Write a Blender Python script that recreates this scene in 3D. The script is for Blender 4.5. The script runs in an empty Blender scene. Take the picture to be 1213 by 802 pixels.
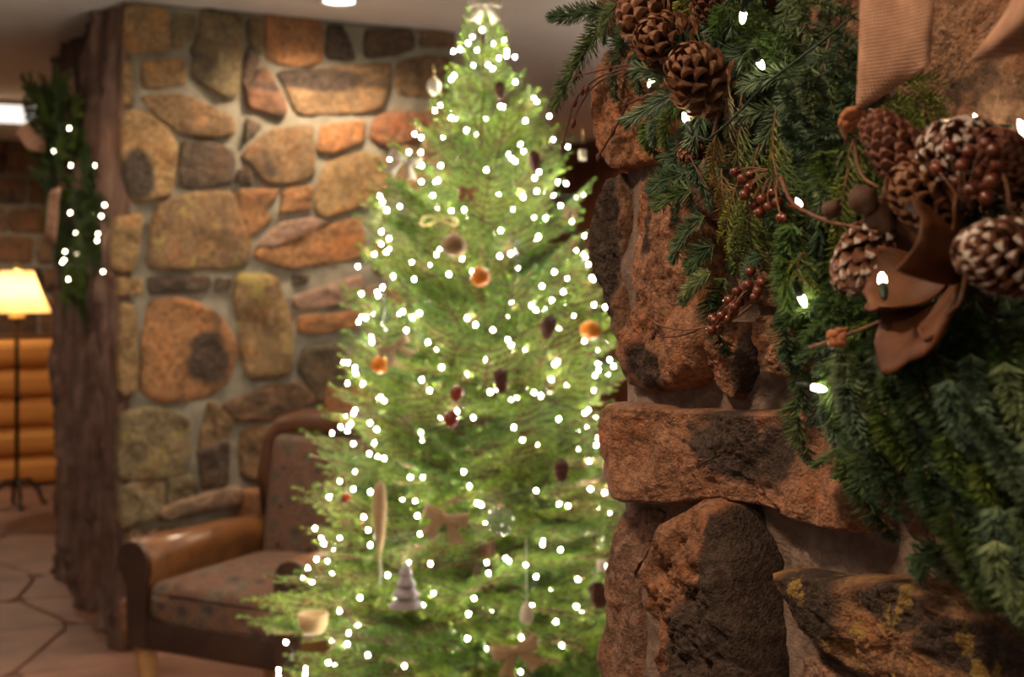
import bpy, bmesh, math, random
from mathutils import Vector, Matrix, noise
R = math.radians
scene = bpy.context.scene
col = scene.collection
FPX, CX, HY, CAMZ = 1540.0, 606.5, 330.0, 1.45

# ------------------------------------------------------------------ camera, world, exposure, lights
cam_d = bpy.data.cameras.new('camera'); cam = bpy.data.objects.new('camera', cam_d); col.objects.link(cam)
cam.location = (0, 0, CAMZ); cam.rotation_euler = (R(90), 0, 0)
cam_d.sensor_width = 36; cam_d.lens = FPX * 36 / 1213; cam_d.shift_y = -(401 - HY) / 1213
cam_d.clip_start = .05; cam_d.clip_end = 100
cam_d.dof.use_dof = True; cam_d.dof.focus_distance = 1.28; cam_d.dof.aperture_fstop = 6.2
scene.camera = cam
world = bpy.data.worlds.new('room_ambience'); scene.world = world; world.use_nodes = True
bgn = world.node_tree.nodes['Background']; bgn.inputs[0].default_value = (1.0, .85, .70, 1); bgn.inputs[1].default_value = .24
scene.view_settings.view_transform = 'Standard'; scene.view_settings.look = 'None'
scene.view_settings.exposure = 0.0; scene.view_settings.gamma = 1; scene.view_settings.use_curve_mapping = False
CEIL = 2.53
WARM = (1, .79, .56)
# (x, y, watts, spot half angle deg, colour): every one sits in a recessed can in the ceiling
CANS = [(-.67, 5.04, 85, 78, WARM), (-1.75, 4.35, 34, 78, WARM), (.75, 9.35, 90, 75, WARM), (-.62, .75, 95, 70, (1, .74, .50)),
        (-.35, -.55, 70, 70, (1, .76, .52)), (-2.9, 5.7, 34, 75, WARM), (-3.7, 8.8, 95, 80, WARM), (.55, 5.6, 50, 75, WARM)]
def spot(x, y, w, ang, c):
    d = bpy.data.lights.new('can_lamp', 'SPOT'); d.energy = w; d.color = c; d.spot_size = R(2 * ang); d.spot_blend = .6; d.shadow_soft_size = .07
    o = bpy.data.objects.new('can_lamp', d); o.location = (x, y, CEIL - .03); col.objects.link(o); return o
for a in CANS: spot(*a)
# fill spots added out of view left and right to brighten the ceiling
for x, y, z, w in ((-1.9, 2.9, 1.7, 190), (1.9, 5.2, 1.7, 170)):
    d = bpy.data.lights.new('ceiling_fill', 'SPOT'); d.energy = w; d.color = (1, .90, .80); d.shadow_soft_size = .12; d.spot_size = R(150); d.spot_blend = .8
    o = bpy.data.objects.new('ceiling_fill', d); o.location = (x, y, z); o.rotation_euler = (R(180), 0, 0); col.objects.link(o)

# ------------------------------------------------------------------ helpers
def link(name, data, parent=None, loc=(0, 0, 0), rot=None, scale=None):
    o = bpy.data.objects.new(name, data); col.objects.link(o)
    if parent: o.parent = parent
    o.location = loc
    if rot is not None: o.rotation_euler = rot
    if scale is not None: o.scale = scale if hasattr(scale, '__len__') else (scale,) * 3
    return o
def mesh(name, V, F, mat=None, smooth=False):
    m = bpy.data.meshes.new(name); m.from_pydata([tuple(v) for v in V], [], F); m.update()
    if smooth: m.polygons.foreach_set('use_smooth', [True] * len(m.polygons))
    if mat: m.materials.append(mat)
    return m
def bmmesh(name, bm, mat=None, smooth=False):
    m = bpy.data.meshes.new(name); bm.to_mesh(m); bm.free()
    if smooth: m.polygons.foreach_set('use_smooth', [True] * len(m.polygons))
    if mat: m.materials.append(mat)
    return m
def tag(o, label=None, cat=None, group=None, kind=None):
    if label: o['label'] = label
    if cat: o['category'] = cat
    if group: o['group'] = group
    if kind: o['kind'] = kind
    return o
def empty(name, loc=(0, 0, 0), rz=0, parent=None):
    o = bpy.data.objects.new(name, None); o.empty_display_size = .05; col.objects.link(o)
    o.location = loc; o.rotation_euler = (0, 0, rz)
    if parent: o.parent = parent
    return o
def copy_tree(o, parent=None):
    c = o.copy(); col.objects.link(c); c.parent = parent
    for ch in list(o.children): copy_tree(ch, c)
    return c
def box(V, F, lo, hi):
    b = len(V); x0, y0, z0 = lo; x1, y1, z1 = hi
    V += [(x0, y0, z0), (x1, y0, z0), (x1, y1, z0), (x0, y1, z0), (x0, y0, z1), (x1, y0, z1), (x1, y1, z1), (x0, y1, z1)]
    F += [tuple(b + i for i in f) for f in ((0, 3, 2, 1), (4, 5, 6, 7), (0, 1, 5, 4), (1, 2, 6, 5), (2, 3, 7, 6), (3, 0, 4, 7))]
def rbox(name, size, bev, mat, segs=3, crown=0, cuts=0, axis=2):
    bm = bmesh.new(); bmesh.ops.create_cube(bm, size=1)
    for v in bm.verts: v.co = Vector((v.co.x * size[0], v.co.y * size[1], v.co.z * size[2]))
    if cuts: bmesh.ops.subdivide_edges(bm, edges=bm.edges[:], cuts=cuts, use_grid_fill=True)
    if crown:
        for v in bm.verts:
            a, b = [i for i in range(3) if i != axis]
            k = (1 - (2 * v.co[a] / size[a]) ** 2) * (1 - (2 * v.co[b] / size[b]) ** 2)
            v.co[axis] += crown * k * (1 if v.co[axis] > 0 else -.4)
    es = [e for e in bm.edges if e.is_boundary or e.calc_face_angle(0) > .9]
    bmesh.ops.bevel(bm, geom=es, offset=bev, segments=segs, affect='EDGES', profile=.5)
    return bmmesh(name, bm, mat, True)
def frame_of(d, up=Vector((0, 0, 1))):
    d = d.normalized(); s = d.cross(up)
    if s.length < 1e-4: s = Vector((1, 0, 0))
    s.normalize(); return d, s, s.cross(d).normalized()
def tube(V, F, pts, r, n=6, cap=True):
    pts = [Vector(p) for p in pts]; b0 = len(V); m = len(pts)
    for i, p in enumerate(pts):
        d = pts[min(i + 1, m - 1)] - pts[max(i - 1, 0)]
        d, s, u = frame_of(d if d.length > 1e-7 else Vector((0, 0, 1)))
        rr = r(i / (m - 1)) if callable(r) else r
        for k in range(n):
            a = 2 * math.pi * k / n; V.append(p + s * math.cos(a) * rr + u * math.sin(a) * rr)
    for i in range(m - 1):
        for k in range(n):
            a, b = b0 + i * n + k, b0 + i * n + (k + 1) % n
            F.append((a, b, b + n, a + n))
    if cap:
        F.append(tuple(range(b0 + n - 1, b0 - 1, -1))); F.append(tuple(range(b0 + (m - 1) * n, b0 + m * n)))
def lathe(V, F, prof, n=24, c=(0, 0, 0), wob=None):
    b0 = len(V); c = Vector(c)
    for i, (r, z) in enumerate(prof):
        for k in range(n):
            a = 2 * math.pi * k / n; rr = r * (wob(a, i) if wob else 1)
            V.append(c + Vector((rr * math.cos(a), rr * math.sin(a), z)))
    for i in range(len(prof) - 1):
        for k in range(n):
            a, b = b0 + i * n + k, b0 + i * n + (k + 1) % n
            F.append((a, b, b + n, a + n))
    if prof[0][0] > 1e-5: F.append(tuple(range(b0 + n - 1, b0 - 1, -1)))
    if prof[-1][0] > 1e-5: F.append(tuple(range(b0 + (len(prof) - 1) * n, b0 + len(prof) * n)))
def ball(V, F, r, c=(0, 0, 0), n=12, m=8, sq=(1, 1, 1)):
    b0 = len(V); c = Vector(c)
    for i in range(m + 1):
        t = math.pi * i / m; rr = max(math.sin(t), 1e-3)
        for k in range(n):
            a = 2 * math.pi * k / n
            V.append(c + Vector((r * rr * math.cos(a) * sq[0], r * rr * math.sin(a) * sq[1], -r * math.cos(t) * sq[2])))
    for i in range(m):
        for k in range(n):
            a, b = b0 + i * n + k, b0 + i * n + (k + 1) % n
            F.append((a, b, b + n, a + n))
def chaikin(p, it=2, closed=True, w=.75):
    for q_ in range(it):
        if q_: w = .75
        q = []
        for i in range(len(p) if closed else len(p) - 1):
            a, b = Vector(p[i]), Vector(p[(i + 1) % len(p)])
            q += [a * w + b * (1 - w), a * (1 - w) + b * w]
        p = q if closed else [Vector(p[0])] + q + [Vector(p[-1])]
    return p
def bez(a, b, c, n=8): return [a * (1 - t) ** 2 + b * 2 * t * (1 - t) + c * t * t for t in (i / n for i in range(n + 1))]

# ------------------------------------------------------------------ materials
def nt(name):
    m = bpy.data.materials.new(name); m.use_nodes = True; t = m.node_tree; b = t.nodes['Principled BSDF']; return m, t, b
def N(t, typ, **kw):
    n = t.nodes.new(typ)
    for k, v in kw.items():
        if k in n.inputs.keys(): n.inputs[k].default_value = v
        else: setattr(n, k, v)
    return n
def ramp(t, src, stops):
    r = t.nodes.new('ShaderNodeValToRGB'); e = r.color_ramp.elements
    while len(e) < len(stops): e.new(.5)
    for i, (p, c) in enumerate(stops): e[i].position = p; e[i].color = (*c, 1) if len(c) == 3 else c
    t.links.new(src, r.inputs[0]); return r.outputs[0]
def coords(t, stretch=(1, 1, 1), kind='Object', rand=True):
    tc = t.nodes.new('ShaderNodeTexCoord'); mp = t.nodes.new('ShaderNodeMapping'); mp.inputs['Scale'].default_value = stretch
    t.links.new(tc.outputs[kind], mp.inputs[0])
    if rand:
        oi = t.nodes.new('ShaderNodeObjectInfo'); ml = N(t, 'ShaderNodeVectorMath', operation='SCALE')
        cb = t.nodes.new('ShaderNodeCombineXYZ')
        for k in range(3): t.links.new(oi.outputs['Random'], cb.inputs[k])
        t.links.new(cb.outputs[0], ml.inputs[0]); ml.inputs['Scale'].default_value = 13.7
        t.links.new(ml.outputs[0], mp.inputs['Location'])
    return mp.outputs[0]
def noise_t(t, vec, scale, detail=6, rough=.6, dist=0):
    n = N(t, 'ShaderNodeTexNoise', Scale=scale, Detail=detail, Roughness=rough, Distortion=dist); t.links.new(vec, n.inputs['Vector']); return n.outputs['Fac']
def mixc(t, fac, a, b, mode='MIX'):
    m = t.nodes.new('ShaderNodeMix'); m.data_type = 'RGBA'; m.blend_type = mode
    for s, v in ((m.inputs[0], fac), (m.inputs[6], a), (m.inputs[7], b)):
        if hasattr(v, 'links'): t.links.new(v, s)
        else: s.default_value = v if not isinstance(v, tuple) else ((*v, 1) if len(v) == 3 else v)
    return m.outputs[2]
def bump(t, b, h, strength=.4, dist=.01):
    bn = N(t, 'ShaderNodeBump', Strength=strength, Distance=dist); t.links.new(h, bn.inputs['Height']); t.links.new(bn.outputs[0], b.inputs['Normal']); return bn
def simple(name, c1, c2, scale=20, rough=.6, bmp=0, bdist=.003, stretch=(1, 1, 1), spec=.3, metal=0, detail=5, rand=True):
    m, t, b = nt(name); v = coords(t, stretch, rand=rand); n = noise_t(t, v, scale, detail)
    t.links.new(ramp(t, n, [(.3, c1), (.7, c2)]), b.inputs['Base Color'])
    b.inputs['Roughness'].default_value = rough; b.inputs['Specular IOR Level'].default_value = spec; b.inputs['Metallic'].default_value = metal
    if bmp: bump(t, b, n, bmp, bdist)
    return m
def emis(name, c, s, base=(.8, .8, .8)):
    m, t, b = nt(name); b.inputs['Base Color'].default_value = (*base, 1)
    v = coords(t); n = noise_t(t, v, 30, 2); t.links.new(ramp(t, n, [(.2, tuple(x * .97 for x in c)), (.8, c)]), b.inputs['Emission Color'])
    b.inputs['Emission Strength'].default_value = s; return m
def stone_mat(name, sc, bst, bd, stain=(.028, .020, .016), pits=True, lichen=None, warm=(1.25, .92, .7)):
    """object colour = the stone's own tint, object alpha = share of black stain"""
    m, t, b = nt(name); v = coords(t); oi = t.nodes.new('ShaderNodeObjectInfo')
    n1 = noise_t(t, v, sc, 8, .65, .4); n2 = noise_t(t, v, sc * 6, 6, .7); n3 = noise_t(t, v, sc * .55, 5, .6, .8)
    tint = ramp(t, n1, [(.3, (.55, .5, .45)), (.5, (1, 1, 1)), (.7, warm)])
    c = mixc(t, 1.0, oi.outputs['Color'], tint, 'MULTIPLY')
    c = mixc(t, 1.0, c, ramp(t, n2, [(.32, (.38, .38, .38)), (.5, (.9, .9, .9)), (.66, (1.35, 1.35, 1.35))]), 'MULTIPLY')
    # stain mask: n3 above 1 - alpha*0.62
    sub = N(t, 'ShaderNodeMath', operation='MULTIPLY_ADD'); t.links.new(oi.outputs['Alpha'], sub.inputs[0]); sub.inputs[1].default_value = .5
    sa = N(t, 'ShaderNodeAttribute', attribute_name='stain'); sm = N(t, 'ShaderNodeMath', operation='MULTIPLY_ADD'); t.links.new(sa.outputs['Fac'], sm.inputs[0]); sm.inputs[1].default_value = .55; t.links.new(n3, sm.inputs[2]); t.links.new(sm.outputs[0], sub.inputs[2])
    add = N(t, 'ShaderNodeMath', operation='MULTIPLY_ADD'); t.links.new(n2, add.inputs[0]); add.inputs[1].default_value = .50; t.links.new(sub.outputs[0], add.inputs[2]); add = (lambda a: (t.links.new(a.outputs[0], (q := N(t, 'ShaderNodeMath', operation='SUBTRACT')).inputs[0]), setattr(q.inputs[1], 'default_value', .12), q)[-1])(add)
    mask = ramp(t, add.outputs[0], [(.80, (0, 0, 0)), (.96, (.93, .93, .93))])
    c = mixc(t, mask, c, mixc(t, ramp(t, n2, [(.40, (0, 0, 0)), (.68, (1, 1, 1))]), stain, tuple(x * 3.0 for x in stain)))
    if lichen:
        n4 = noise_t(t, v, sc * 1.1, 9, .72)
        c = mixc(t, ramp(t, n4, [(.56, (0, 0, 0)), (.60, (.85, .85, .85))]), c, mixc(t, n2, lichen, tuple(x * 1.5 for x in lichen)))
    t.links.new(c, b.inputs['Base Color']); b.inputs['Roughness'].default_value = .85; b.inputs['Specular IOR Level'].default_value = .18
    vo = N(t, 'ShaderNodeTexVoronoi', Scale=sc * 14); t.links.new(v, vo.inputs['Vector'])
    h = N(t, 'ShaderNodeMath', operation='MULTIPLY_ADD'); t.links.new(vo.outputs['Distance'], h.inputs[0]); h.inputs[1].default_value = .35 if pits else .1; t.links.new(n2, h.inputs[2])
    bump(t, b, h.outputs[0], bst, bd); return m

M = {}
M['stone_far'] = stone_mat('stone_far', 9, .7, .012, warm=(1.3, .95, .7))
M['stone_far_lichen'] = stone_mat('stone_far_lichen', 9, .7, .012, lichen=(.22, .17, .055))
M['stone_near'] = stone_mat('stone_near', 22, 1.0, .005)
M['stone_near_lichen'] = stone_mat('stone_near_lichen', 26, 1.0, .005, lichen=(.27, .17, .045))
M['mortar_far'] = simple('mortar_far', (.17, .145, .105), (.27, .235, .175), 14, .9, .5, .01)
M['mortar_near'] = simple('mortar_near', (.15, .098, .072), (.29, .20, .155), 55, .92, 1.0, .010, detail=9)
M['ceiling'] = simple('ceiling_paint', (.74, .70, .66), (.80, .76, .72), 6, .9)
M['flag'] = simple('flagstone', (.10, .046, .028), (.24, .118, .075), 3.5, .55, .4, .006, detail=9, spec=.4)
M['grout'] = simple('floor_grout', (.11, .06, .04), (.19, .105, .072), 20, .9)
M['panel_wood'] = simple('brown_panel_wood', (.11, .035, .014), (.19, .065, .026), 6, .5, .1, .003, (1, 1, .1))
M['trim_wood'] = simple('dark_trim_wood', (.10, .04, .02), (.16, .06, .03), 8, .5)
M['log'] = simple('honey_log', (.62, .26, .06), (.80, .38, .10), 5, .42, .15, .004, (.15, 1, 1.5))
M['iron'] = simple('black_iron', (.02, .015, .012), (.05, .035, .025), 30, .45, metal=.6)
M['leather'] = simple('cognac_leather', (.06, .020, .006), (.19, .070, .018), 9, .33, .25, .003, spec=.55)
M['leather_dark'] = simple('dark_leather', (.020, .009, .006), (.05, .02, .010), 12, .4, .25, .003, spec=.5)
M['leather_mid'] = simple('brown_leather', (.045, .016, .007), (.12, .044, .015), 9, .35, .25, .003, spec=.5)
M['leg_wood'] = simple('light_leg_wood', (.34, .16, .06), (.48, .25, .10), 12, .45, 0, stretch=(1, 1, .2))
M['frost'] = simple('frosted_white', (.55, .52, .48), (.8, .77, .72), 30, .7)
M['white_fab'] = simple('cream_cloth', (.55, .48, .36), (.72, .64, .50), 60, .8, .3)
M['metal_gold'] = simple('aged_gold', (.45, .30, .10), (.62, .44, .18), 20, .35, metal=.8)
M['grey_metal'] = simple('grey_ceramic', (.30, .26, .27), (.46, .41, .42), 25, .5, .3)
M['ceramic_tan'] = simple('tan_ceramic', (.55, .36, .16), (.70, .50, .25), 20, .45)
M['white_plastic'] = simple('white_trim', (.7, .68, .64), (.78, .76, .72), 10, .5)
M['thread'] = simple('white_thread', (.6, .57, .5), (.7, .66, .6), 60, .8)
M['wire_green'] = simple('green_wire', (.012, .022, .012), (.02, .035, .018), 60, .5)
M['orange'] = simple('orange_bauble', (.85, .22, .010), (1.0, .40, .03), 35, .3, .3, spec=.5)
M['brown_ball'] = simple('tan_bauble', (.26, .15, .05), (.46, .30, .13), 22, .5, .4)
M['red_dark'] = simple('dark_red_gloss', (.16, .02, .008), (.34, .06, .02), 30, .25, spec=.6)
M['berry'] = simple('berry_red', (.065, .011, .005), (.16, .034, .012), 60, .22, spec=.6)
M['twig'] = simple('twig_bark', (.10, .042, .022), (.23, .11, .06), 90, .75, .5, .001)
M['twig_red'] = simple('reddish_twig', (.06, .02, .014), (.13, .045, .03), 90, .7, .4, .001)
M['pod'] = simple('brown_pod', (.055, .026, .015), (.12, .06, .035), 120, .7, .6, .001)
M['dried_leaf'] = simple('dried_leaf', (.036, .012, .005), (.13, .044, .014), 26, .55, .4, .002, spec=.2)
M['leaf_red'] = simple('russet_leaf', (.24, .075, .03), (.42, .16, .07), 40, .6, .4, .001)
M['twig_green'] = simple('green_twig', (.07, .06, .025), (.13, .10, .045), 80, .8)

def needle_mat(name, c1, c2, tr=.25, sc=30):
    m, t, b = nt(name); v = coords(t); n = noise_t(t, v, sc, 3)
    oi = t.nodes.new('ShaderNodeObjectInfo')
    c = ramp(t, n, [(.3, c1), (.7, c2)])
    c = mixc(t, 1.0, c, ramp(t, oi.outputs['Random'], [(0, (.72, .80, .85)), (.5, (1, 1, 1)), (1, (1.35, 1.18, .75))]), 'MULTIPLY')
    ra = N(t, 'ShaderNodeAttribute', attribute_name='shade'); c = mixc(t, 1.0, c, ramp(t, ra.outputs['Fac'], [(0, (.45, .5, .5)), (.6, (1, 1, 1)), (1, (1.55, 1.5, 1.3))]), 'MULTIPLY')
    t.links.new(c, b.inputs['Base Color']); b.inputs['Roughness'].default_value = .5; b.inputs['Specular IOR Level'].default_value = .3
    tn = t.nodes.new('ShaderNodeBsdfTranslucent'); t.links.new(c, tn.inputs[0])
    mx = t.nodes.new('ShaderNodeMixShader'); mx.inputs[0].default_value = tr
    t.links.new(b.outputs[0], mx.inputs[1]); t.links.new(tn.outputs[0], mx.inputs[2]); t.links.new(mx.outputs[0], t.nodes['Material Output'].inputs[0]); return m
M['needle_tree'] = needle_mat('tree_needles', (.18, .33, .06), (.36, .52, .11), .4, 12)
M['needle_near'] = needle_mat('fir_needles', (.045, .088, .038), (.10, .16, .065), .2)
M['needle_blue'] = needle_mat('blue_fir_needles', (.085, .135, .085), (.19, .265, .155), .2)
M['needle_fresh'] = needle_mat('fresh_fir_needles', (.075, .14, .032), (.17, .26, .065), .25)
M['cedar'] = needle_mat('cedar_green', (.10, .14, .03), (.20, .24, .06), .2)
M['cedar_dry'] = needle_mat('cedar_dry', (.14, .105, .04), (.26, .19, .08), .15)

def weave(name, c1, c2, sc=420):
    m, t, b = nt(name); v = coords(t, rand=False)
    w1 = N(t, 'ShaderNodeTexWave', Scale=sc, Distortion=1.0, bands_direction='X'); w2 = N(t, 'ShaderNodeTexWave', Scale=sc, Distortion=1.0, bands_direction='Z')
    for w in (w1, w2): t.links.new(v, w.inputs['Vector']); w.inputs['Detail'].default_value = 1
    ad = N(t, 'ShaderNodeMath', operation='ADD'); t.links.new(w1.outputs['Fac'], ad.inputs[0]); t.links.new(w2.outputs['Fac'], ad.inputs[1])
    n = noise_t(t, v, 40, 5); ml = N(t, 'ShaderNodeMath', operation='MULTIPLY_ADD'); t.links.new(ad.outputs[0], ml.inputs[0]); ml.inputs[1].default_value = .22; t.links.new(n, ml.inputs[2])
    t.links.new(ramp(t, ml.outputs[0], [(.35, c1), (.95, c2)]), b.inputs['Base Color']); b.inputs['Roughness'].default_value = .9; b.inputs['Specular IOR Level'].default_value = .1
    bump(t, b, ad.outputs[0], .5, .0008)
    tn = t.nodes.new('ShaderNodeBsdfTranslucent'); tn.inputs[0].default_value = (*c2, 1); mx = t.nodes.new('ShaderNodeMixShader'); mx.inputs[0].default_value = .15
    t.links.new(b.outputs[0], mx.inputs[1]); t.links.new(tn.outputs[0], mx.inputs[2]); t.links.new(mx.outputs[0], t.nodes['Material Output'].inputs[0]); return m
M['burlap'] = weave('burlap', (.22, .11, .065), (.68, .40, .27), 130)
M['burlap_tree'] = weave('burlap_pale', (.42, .28, .15), (.62, .45, .28), 150)

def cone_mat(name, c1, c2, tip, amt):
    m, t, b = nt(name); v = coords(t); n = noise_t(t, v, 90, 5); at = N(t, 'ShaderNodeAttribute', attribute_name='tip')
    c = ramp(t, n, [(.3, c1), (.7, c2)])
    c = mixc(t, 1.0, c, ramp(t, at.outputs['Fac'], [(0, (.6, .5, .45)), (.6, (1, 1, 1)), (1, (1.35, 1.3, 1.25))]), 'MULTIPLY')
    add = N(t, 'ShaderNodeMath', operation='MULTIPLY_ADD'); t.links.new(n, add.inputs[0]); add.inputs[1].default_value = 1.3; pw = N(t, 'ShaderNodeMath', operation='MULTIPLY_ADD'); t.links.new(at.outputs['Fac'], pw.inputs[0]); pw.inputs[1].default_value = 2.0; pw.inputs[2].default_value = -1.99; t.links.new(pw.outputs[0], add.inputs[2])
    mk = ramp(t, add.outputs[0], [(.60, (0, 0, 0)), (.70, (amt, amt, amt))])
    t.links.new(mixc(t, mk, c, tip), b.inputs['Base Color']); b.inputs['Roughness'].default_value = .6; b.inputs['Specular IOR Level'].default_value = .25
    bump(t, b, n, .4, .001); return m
M['cone'] = cone_mat('cone_brown', (.075, .030, .015), (.17, .072, .035), (.4, .24, .14), .3)
M['cone_dark'] = cone_mat('cone_dark', (.045, .015, .010), (.12, .04, .022), (.2, .09, .05), .3)
M['cone_frost'] = cone_mat('cone_frosted', (.07, .028, .016), (.17, .07, .035), (.58, .49, .43), .8)

def tapestry():
    m, t, b = nt('tapestry_fabric'); v = coords(t, rand=False)
    n = noise_t(t, v, 11, 7, .7); n2 = noise_t(t, v, 160, 3)
    c = ramp(t, n, [(.30, (.030, .015, .010)), (.42, (.085, .040, .021)), (.5, (.13, .048, .022)), (.57, (.055, .040, .024)), (.70, (.16, .085, .042))])
    vo = N(t, 'ShaderNodeTexVoronoi', Scale=9.5, Randomness=.25); mp = N(t, 'ShaderNodeMapping'); mp.inputs['Scale'].default_value = (1, 1, 1.3); t.links.new(v, mp.inputs[0]); t.links.new(mp.outputs[0], vo.inputs['Vector'])
    c = mixc(t, ramp(t, vo.outputs['Distance'], [(.13, (.8, .8, .8)), (.22, (0, 0, 0))]), c, (.03, .018, .014))
    c = mixc(t, ramp(t, vo.outputs['Distance'], [(.38, (0, 0, 0)), (.42, (.6, .6, .6)), (.47, (0, 0, 0))]), c, (.15, .09, .05))
    c = mixc(t, 1.0, c, ramp(t, n2, [(.3, (.7, .7, .7)), (.7, (1.2, 1.2, 1.2))]), 'MULTIPLY')
    t.links.new(c, b.inputs['Base Color']); b.inputs['Roughness'].default_value = .85; bump(t, b, n2, .4, .002); return m
M['tapestry'] = tapestry()
def bark():
    m, t, b = nt('rough_timber'); v = coords(t, (6, 6, .8), rand=False); n = noise_t(t, v, 2.2, 9, .68, .5); n2 = noise_t(t, coords(t, rand=False), 4, 5)
    c = ramp(t, n, [(.30, (.035, .016, .011)), (.47, (.11, .056, .038)), (.68, (.26, .16, .118))])
    c = mixc(t, ramp(t, n2, [(.45, (0, 0, 0)), (.7, (.55, .55, .55))]), c, (.15, .055, .026))
    t.links.new(c, b.inputs['Base Color']); b.inputs['Roughness'].default_value = .8; bump(t, b, n, .9, .03); return m
M['bark'] = bark()
def glass():
    m, t, b = nt('clear_glass'); b.inputs['Transmission Weight'].default_value = .92; b.inputs['Roughness'].default_value = .03; b.inputs['IOR'].default_value = 1.25
    v = coords(t); t.links.new(ramp(t, noise_t(t, v, 8, 2), [(.2, (.8, .93, .88)), (.8, (.9, .97, .95))]), b.inputs['Base Color']); return m
M['glass'] = glass()
def shade_mat():
    m, t, b = nt('lamp_shade'); v = coords(t, rand=False); n = noise_t(t, v, 30, 3); c = ramp(t, n, [(.3, (.86, .70, .46)), (.7, (.92, .78, .54))])
    t.links.new(c, b.inputs['Base Color']); b.inputs['Roughness'].default_value = .8
    tn = t.nodes.new('ShaderNodeBsdfTranslucent'); t.links.new(c, tn.inputs[0]); mx = t.nodes.new('ShaderNodeMixShader'); mx.inputs[0].default_value = .7
    t.links.new(b.outputs[0], mx.inputs[1]); t.links.new(tn.outputs[0], mx.inputs[2]); t.links.new(mx.outputs[0], t.nodes['Material Output'].inputs[0]); return m
M['shade'] = shade_mat()
M['bulb_tree'] = emis('tree_bulb_light', (1, .94, .78), 560)
M['bulb_near'] = emis('wreath_bulb_light', (1, .88, .62), 30)
M['bulb_far'] = emis('far_wreath_bulb_light', (1, .86, .55), 22)
M['can_glow'] = emis('can_light_disc', (1, .93, .82), 9)
M['panel_glow'] = emis('ceiling_panel_light', (1, .95, .9), 1.1)

# ------------------------------------------------------------------ frames: X along the face, -Y out of the face, Z up
SN, CS = .457, .889
def frame(o, ex):
    ex = Vector((*ex, 0)).normalized(); ez = Vector((0, 0, 1)); ey = ez.cross(ex)
    m = Matrix((ex, ey, ez)).transposed().to_4x4(); m.translation = Vector((*o, 0)); return m
FR = frame((.126, 1.5), (SN, -CS))            # near stone wall, s grows towards the camera
FL = frame((-1.498, 5.06), (CS, SN))          # far stone pier, front face
FS = frame((-1.498, 5.06), (SN, -CS))         # far pier, timber side (s negative going back)
FB = frame((-3.75, 10.2), (CS, SN))           # back wall
CAM = Vector((0, 0, CAMZ))
def ray(px, py): return Vector(((px - CX) / FPX, 1, -(py - HY) / FPX))
def on(fr, px, py, out=0.0):
    """point on a face (local frame coordinates) seen at a pixel of the photograph, 'out' metres proud of it"""
    inv = fr.inverted(); o = inv @ CAM; d = inv.to_3x3() @ ray(px, py); k = (-out - o.y) / d.y; return o + d * k
def at(px, py, y): return CAM + ray(px, py) * y

def structure(name, me, fr=None, parent=None):
    o = link(name, me, parent)
    if fr: o.matrix_world = fr
    o['kind'] = 'structure'; return o
def slab_face(name, mat, s0, s1, z0, z1, depth, ns, nz, amp, freq, seed=0):
    """a wall body whose front is an uneven mortar bed"""
    V, F = [], []
    for j in range(nz + 1):
        for i in range(ns + 1):
            s = s0 + (s1 - s0) * i / ns; z = z0 + (z1 - z0) * j / nz
            a = amp * noise.fractal(Vector((s * freq, z * freq, seed)), .8, 2.1, 4)
            V.append((s, -a, z))
    w = ns + 1
    for j in range(nz):
        for i in range(ns):
            k = j * w + i; F.append((k, k + 1, k + w + 1, k + w))
    rim = [i for i in range(w)] + [j * w + ns for j in range(1, nz + 1)] + [nz * w + i for i in range(ns - 1, -1, -1)] + [j * w for j in range(nz - 1, 0, -1)]
    b = len(V)
    for r in rim: V.append((V[r][0], depth, V[r][2]))
    for i in range(len(rim)):
        j = (i + 1) % len(rim); F.append((rim[i], b + i, b + j, rim[j]))
    F.append(tuple(range(b, b + len(rim))))
    return mesh(name, V, F, mat, True)
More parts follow.
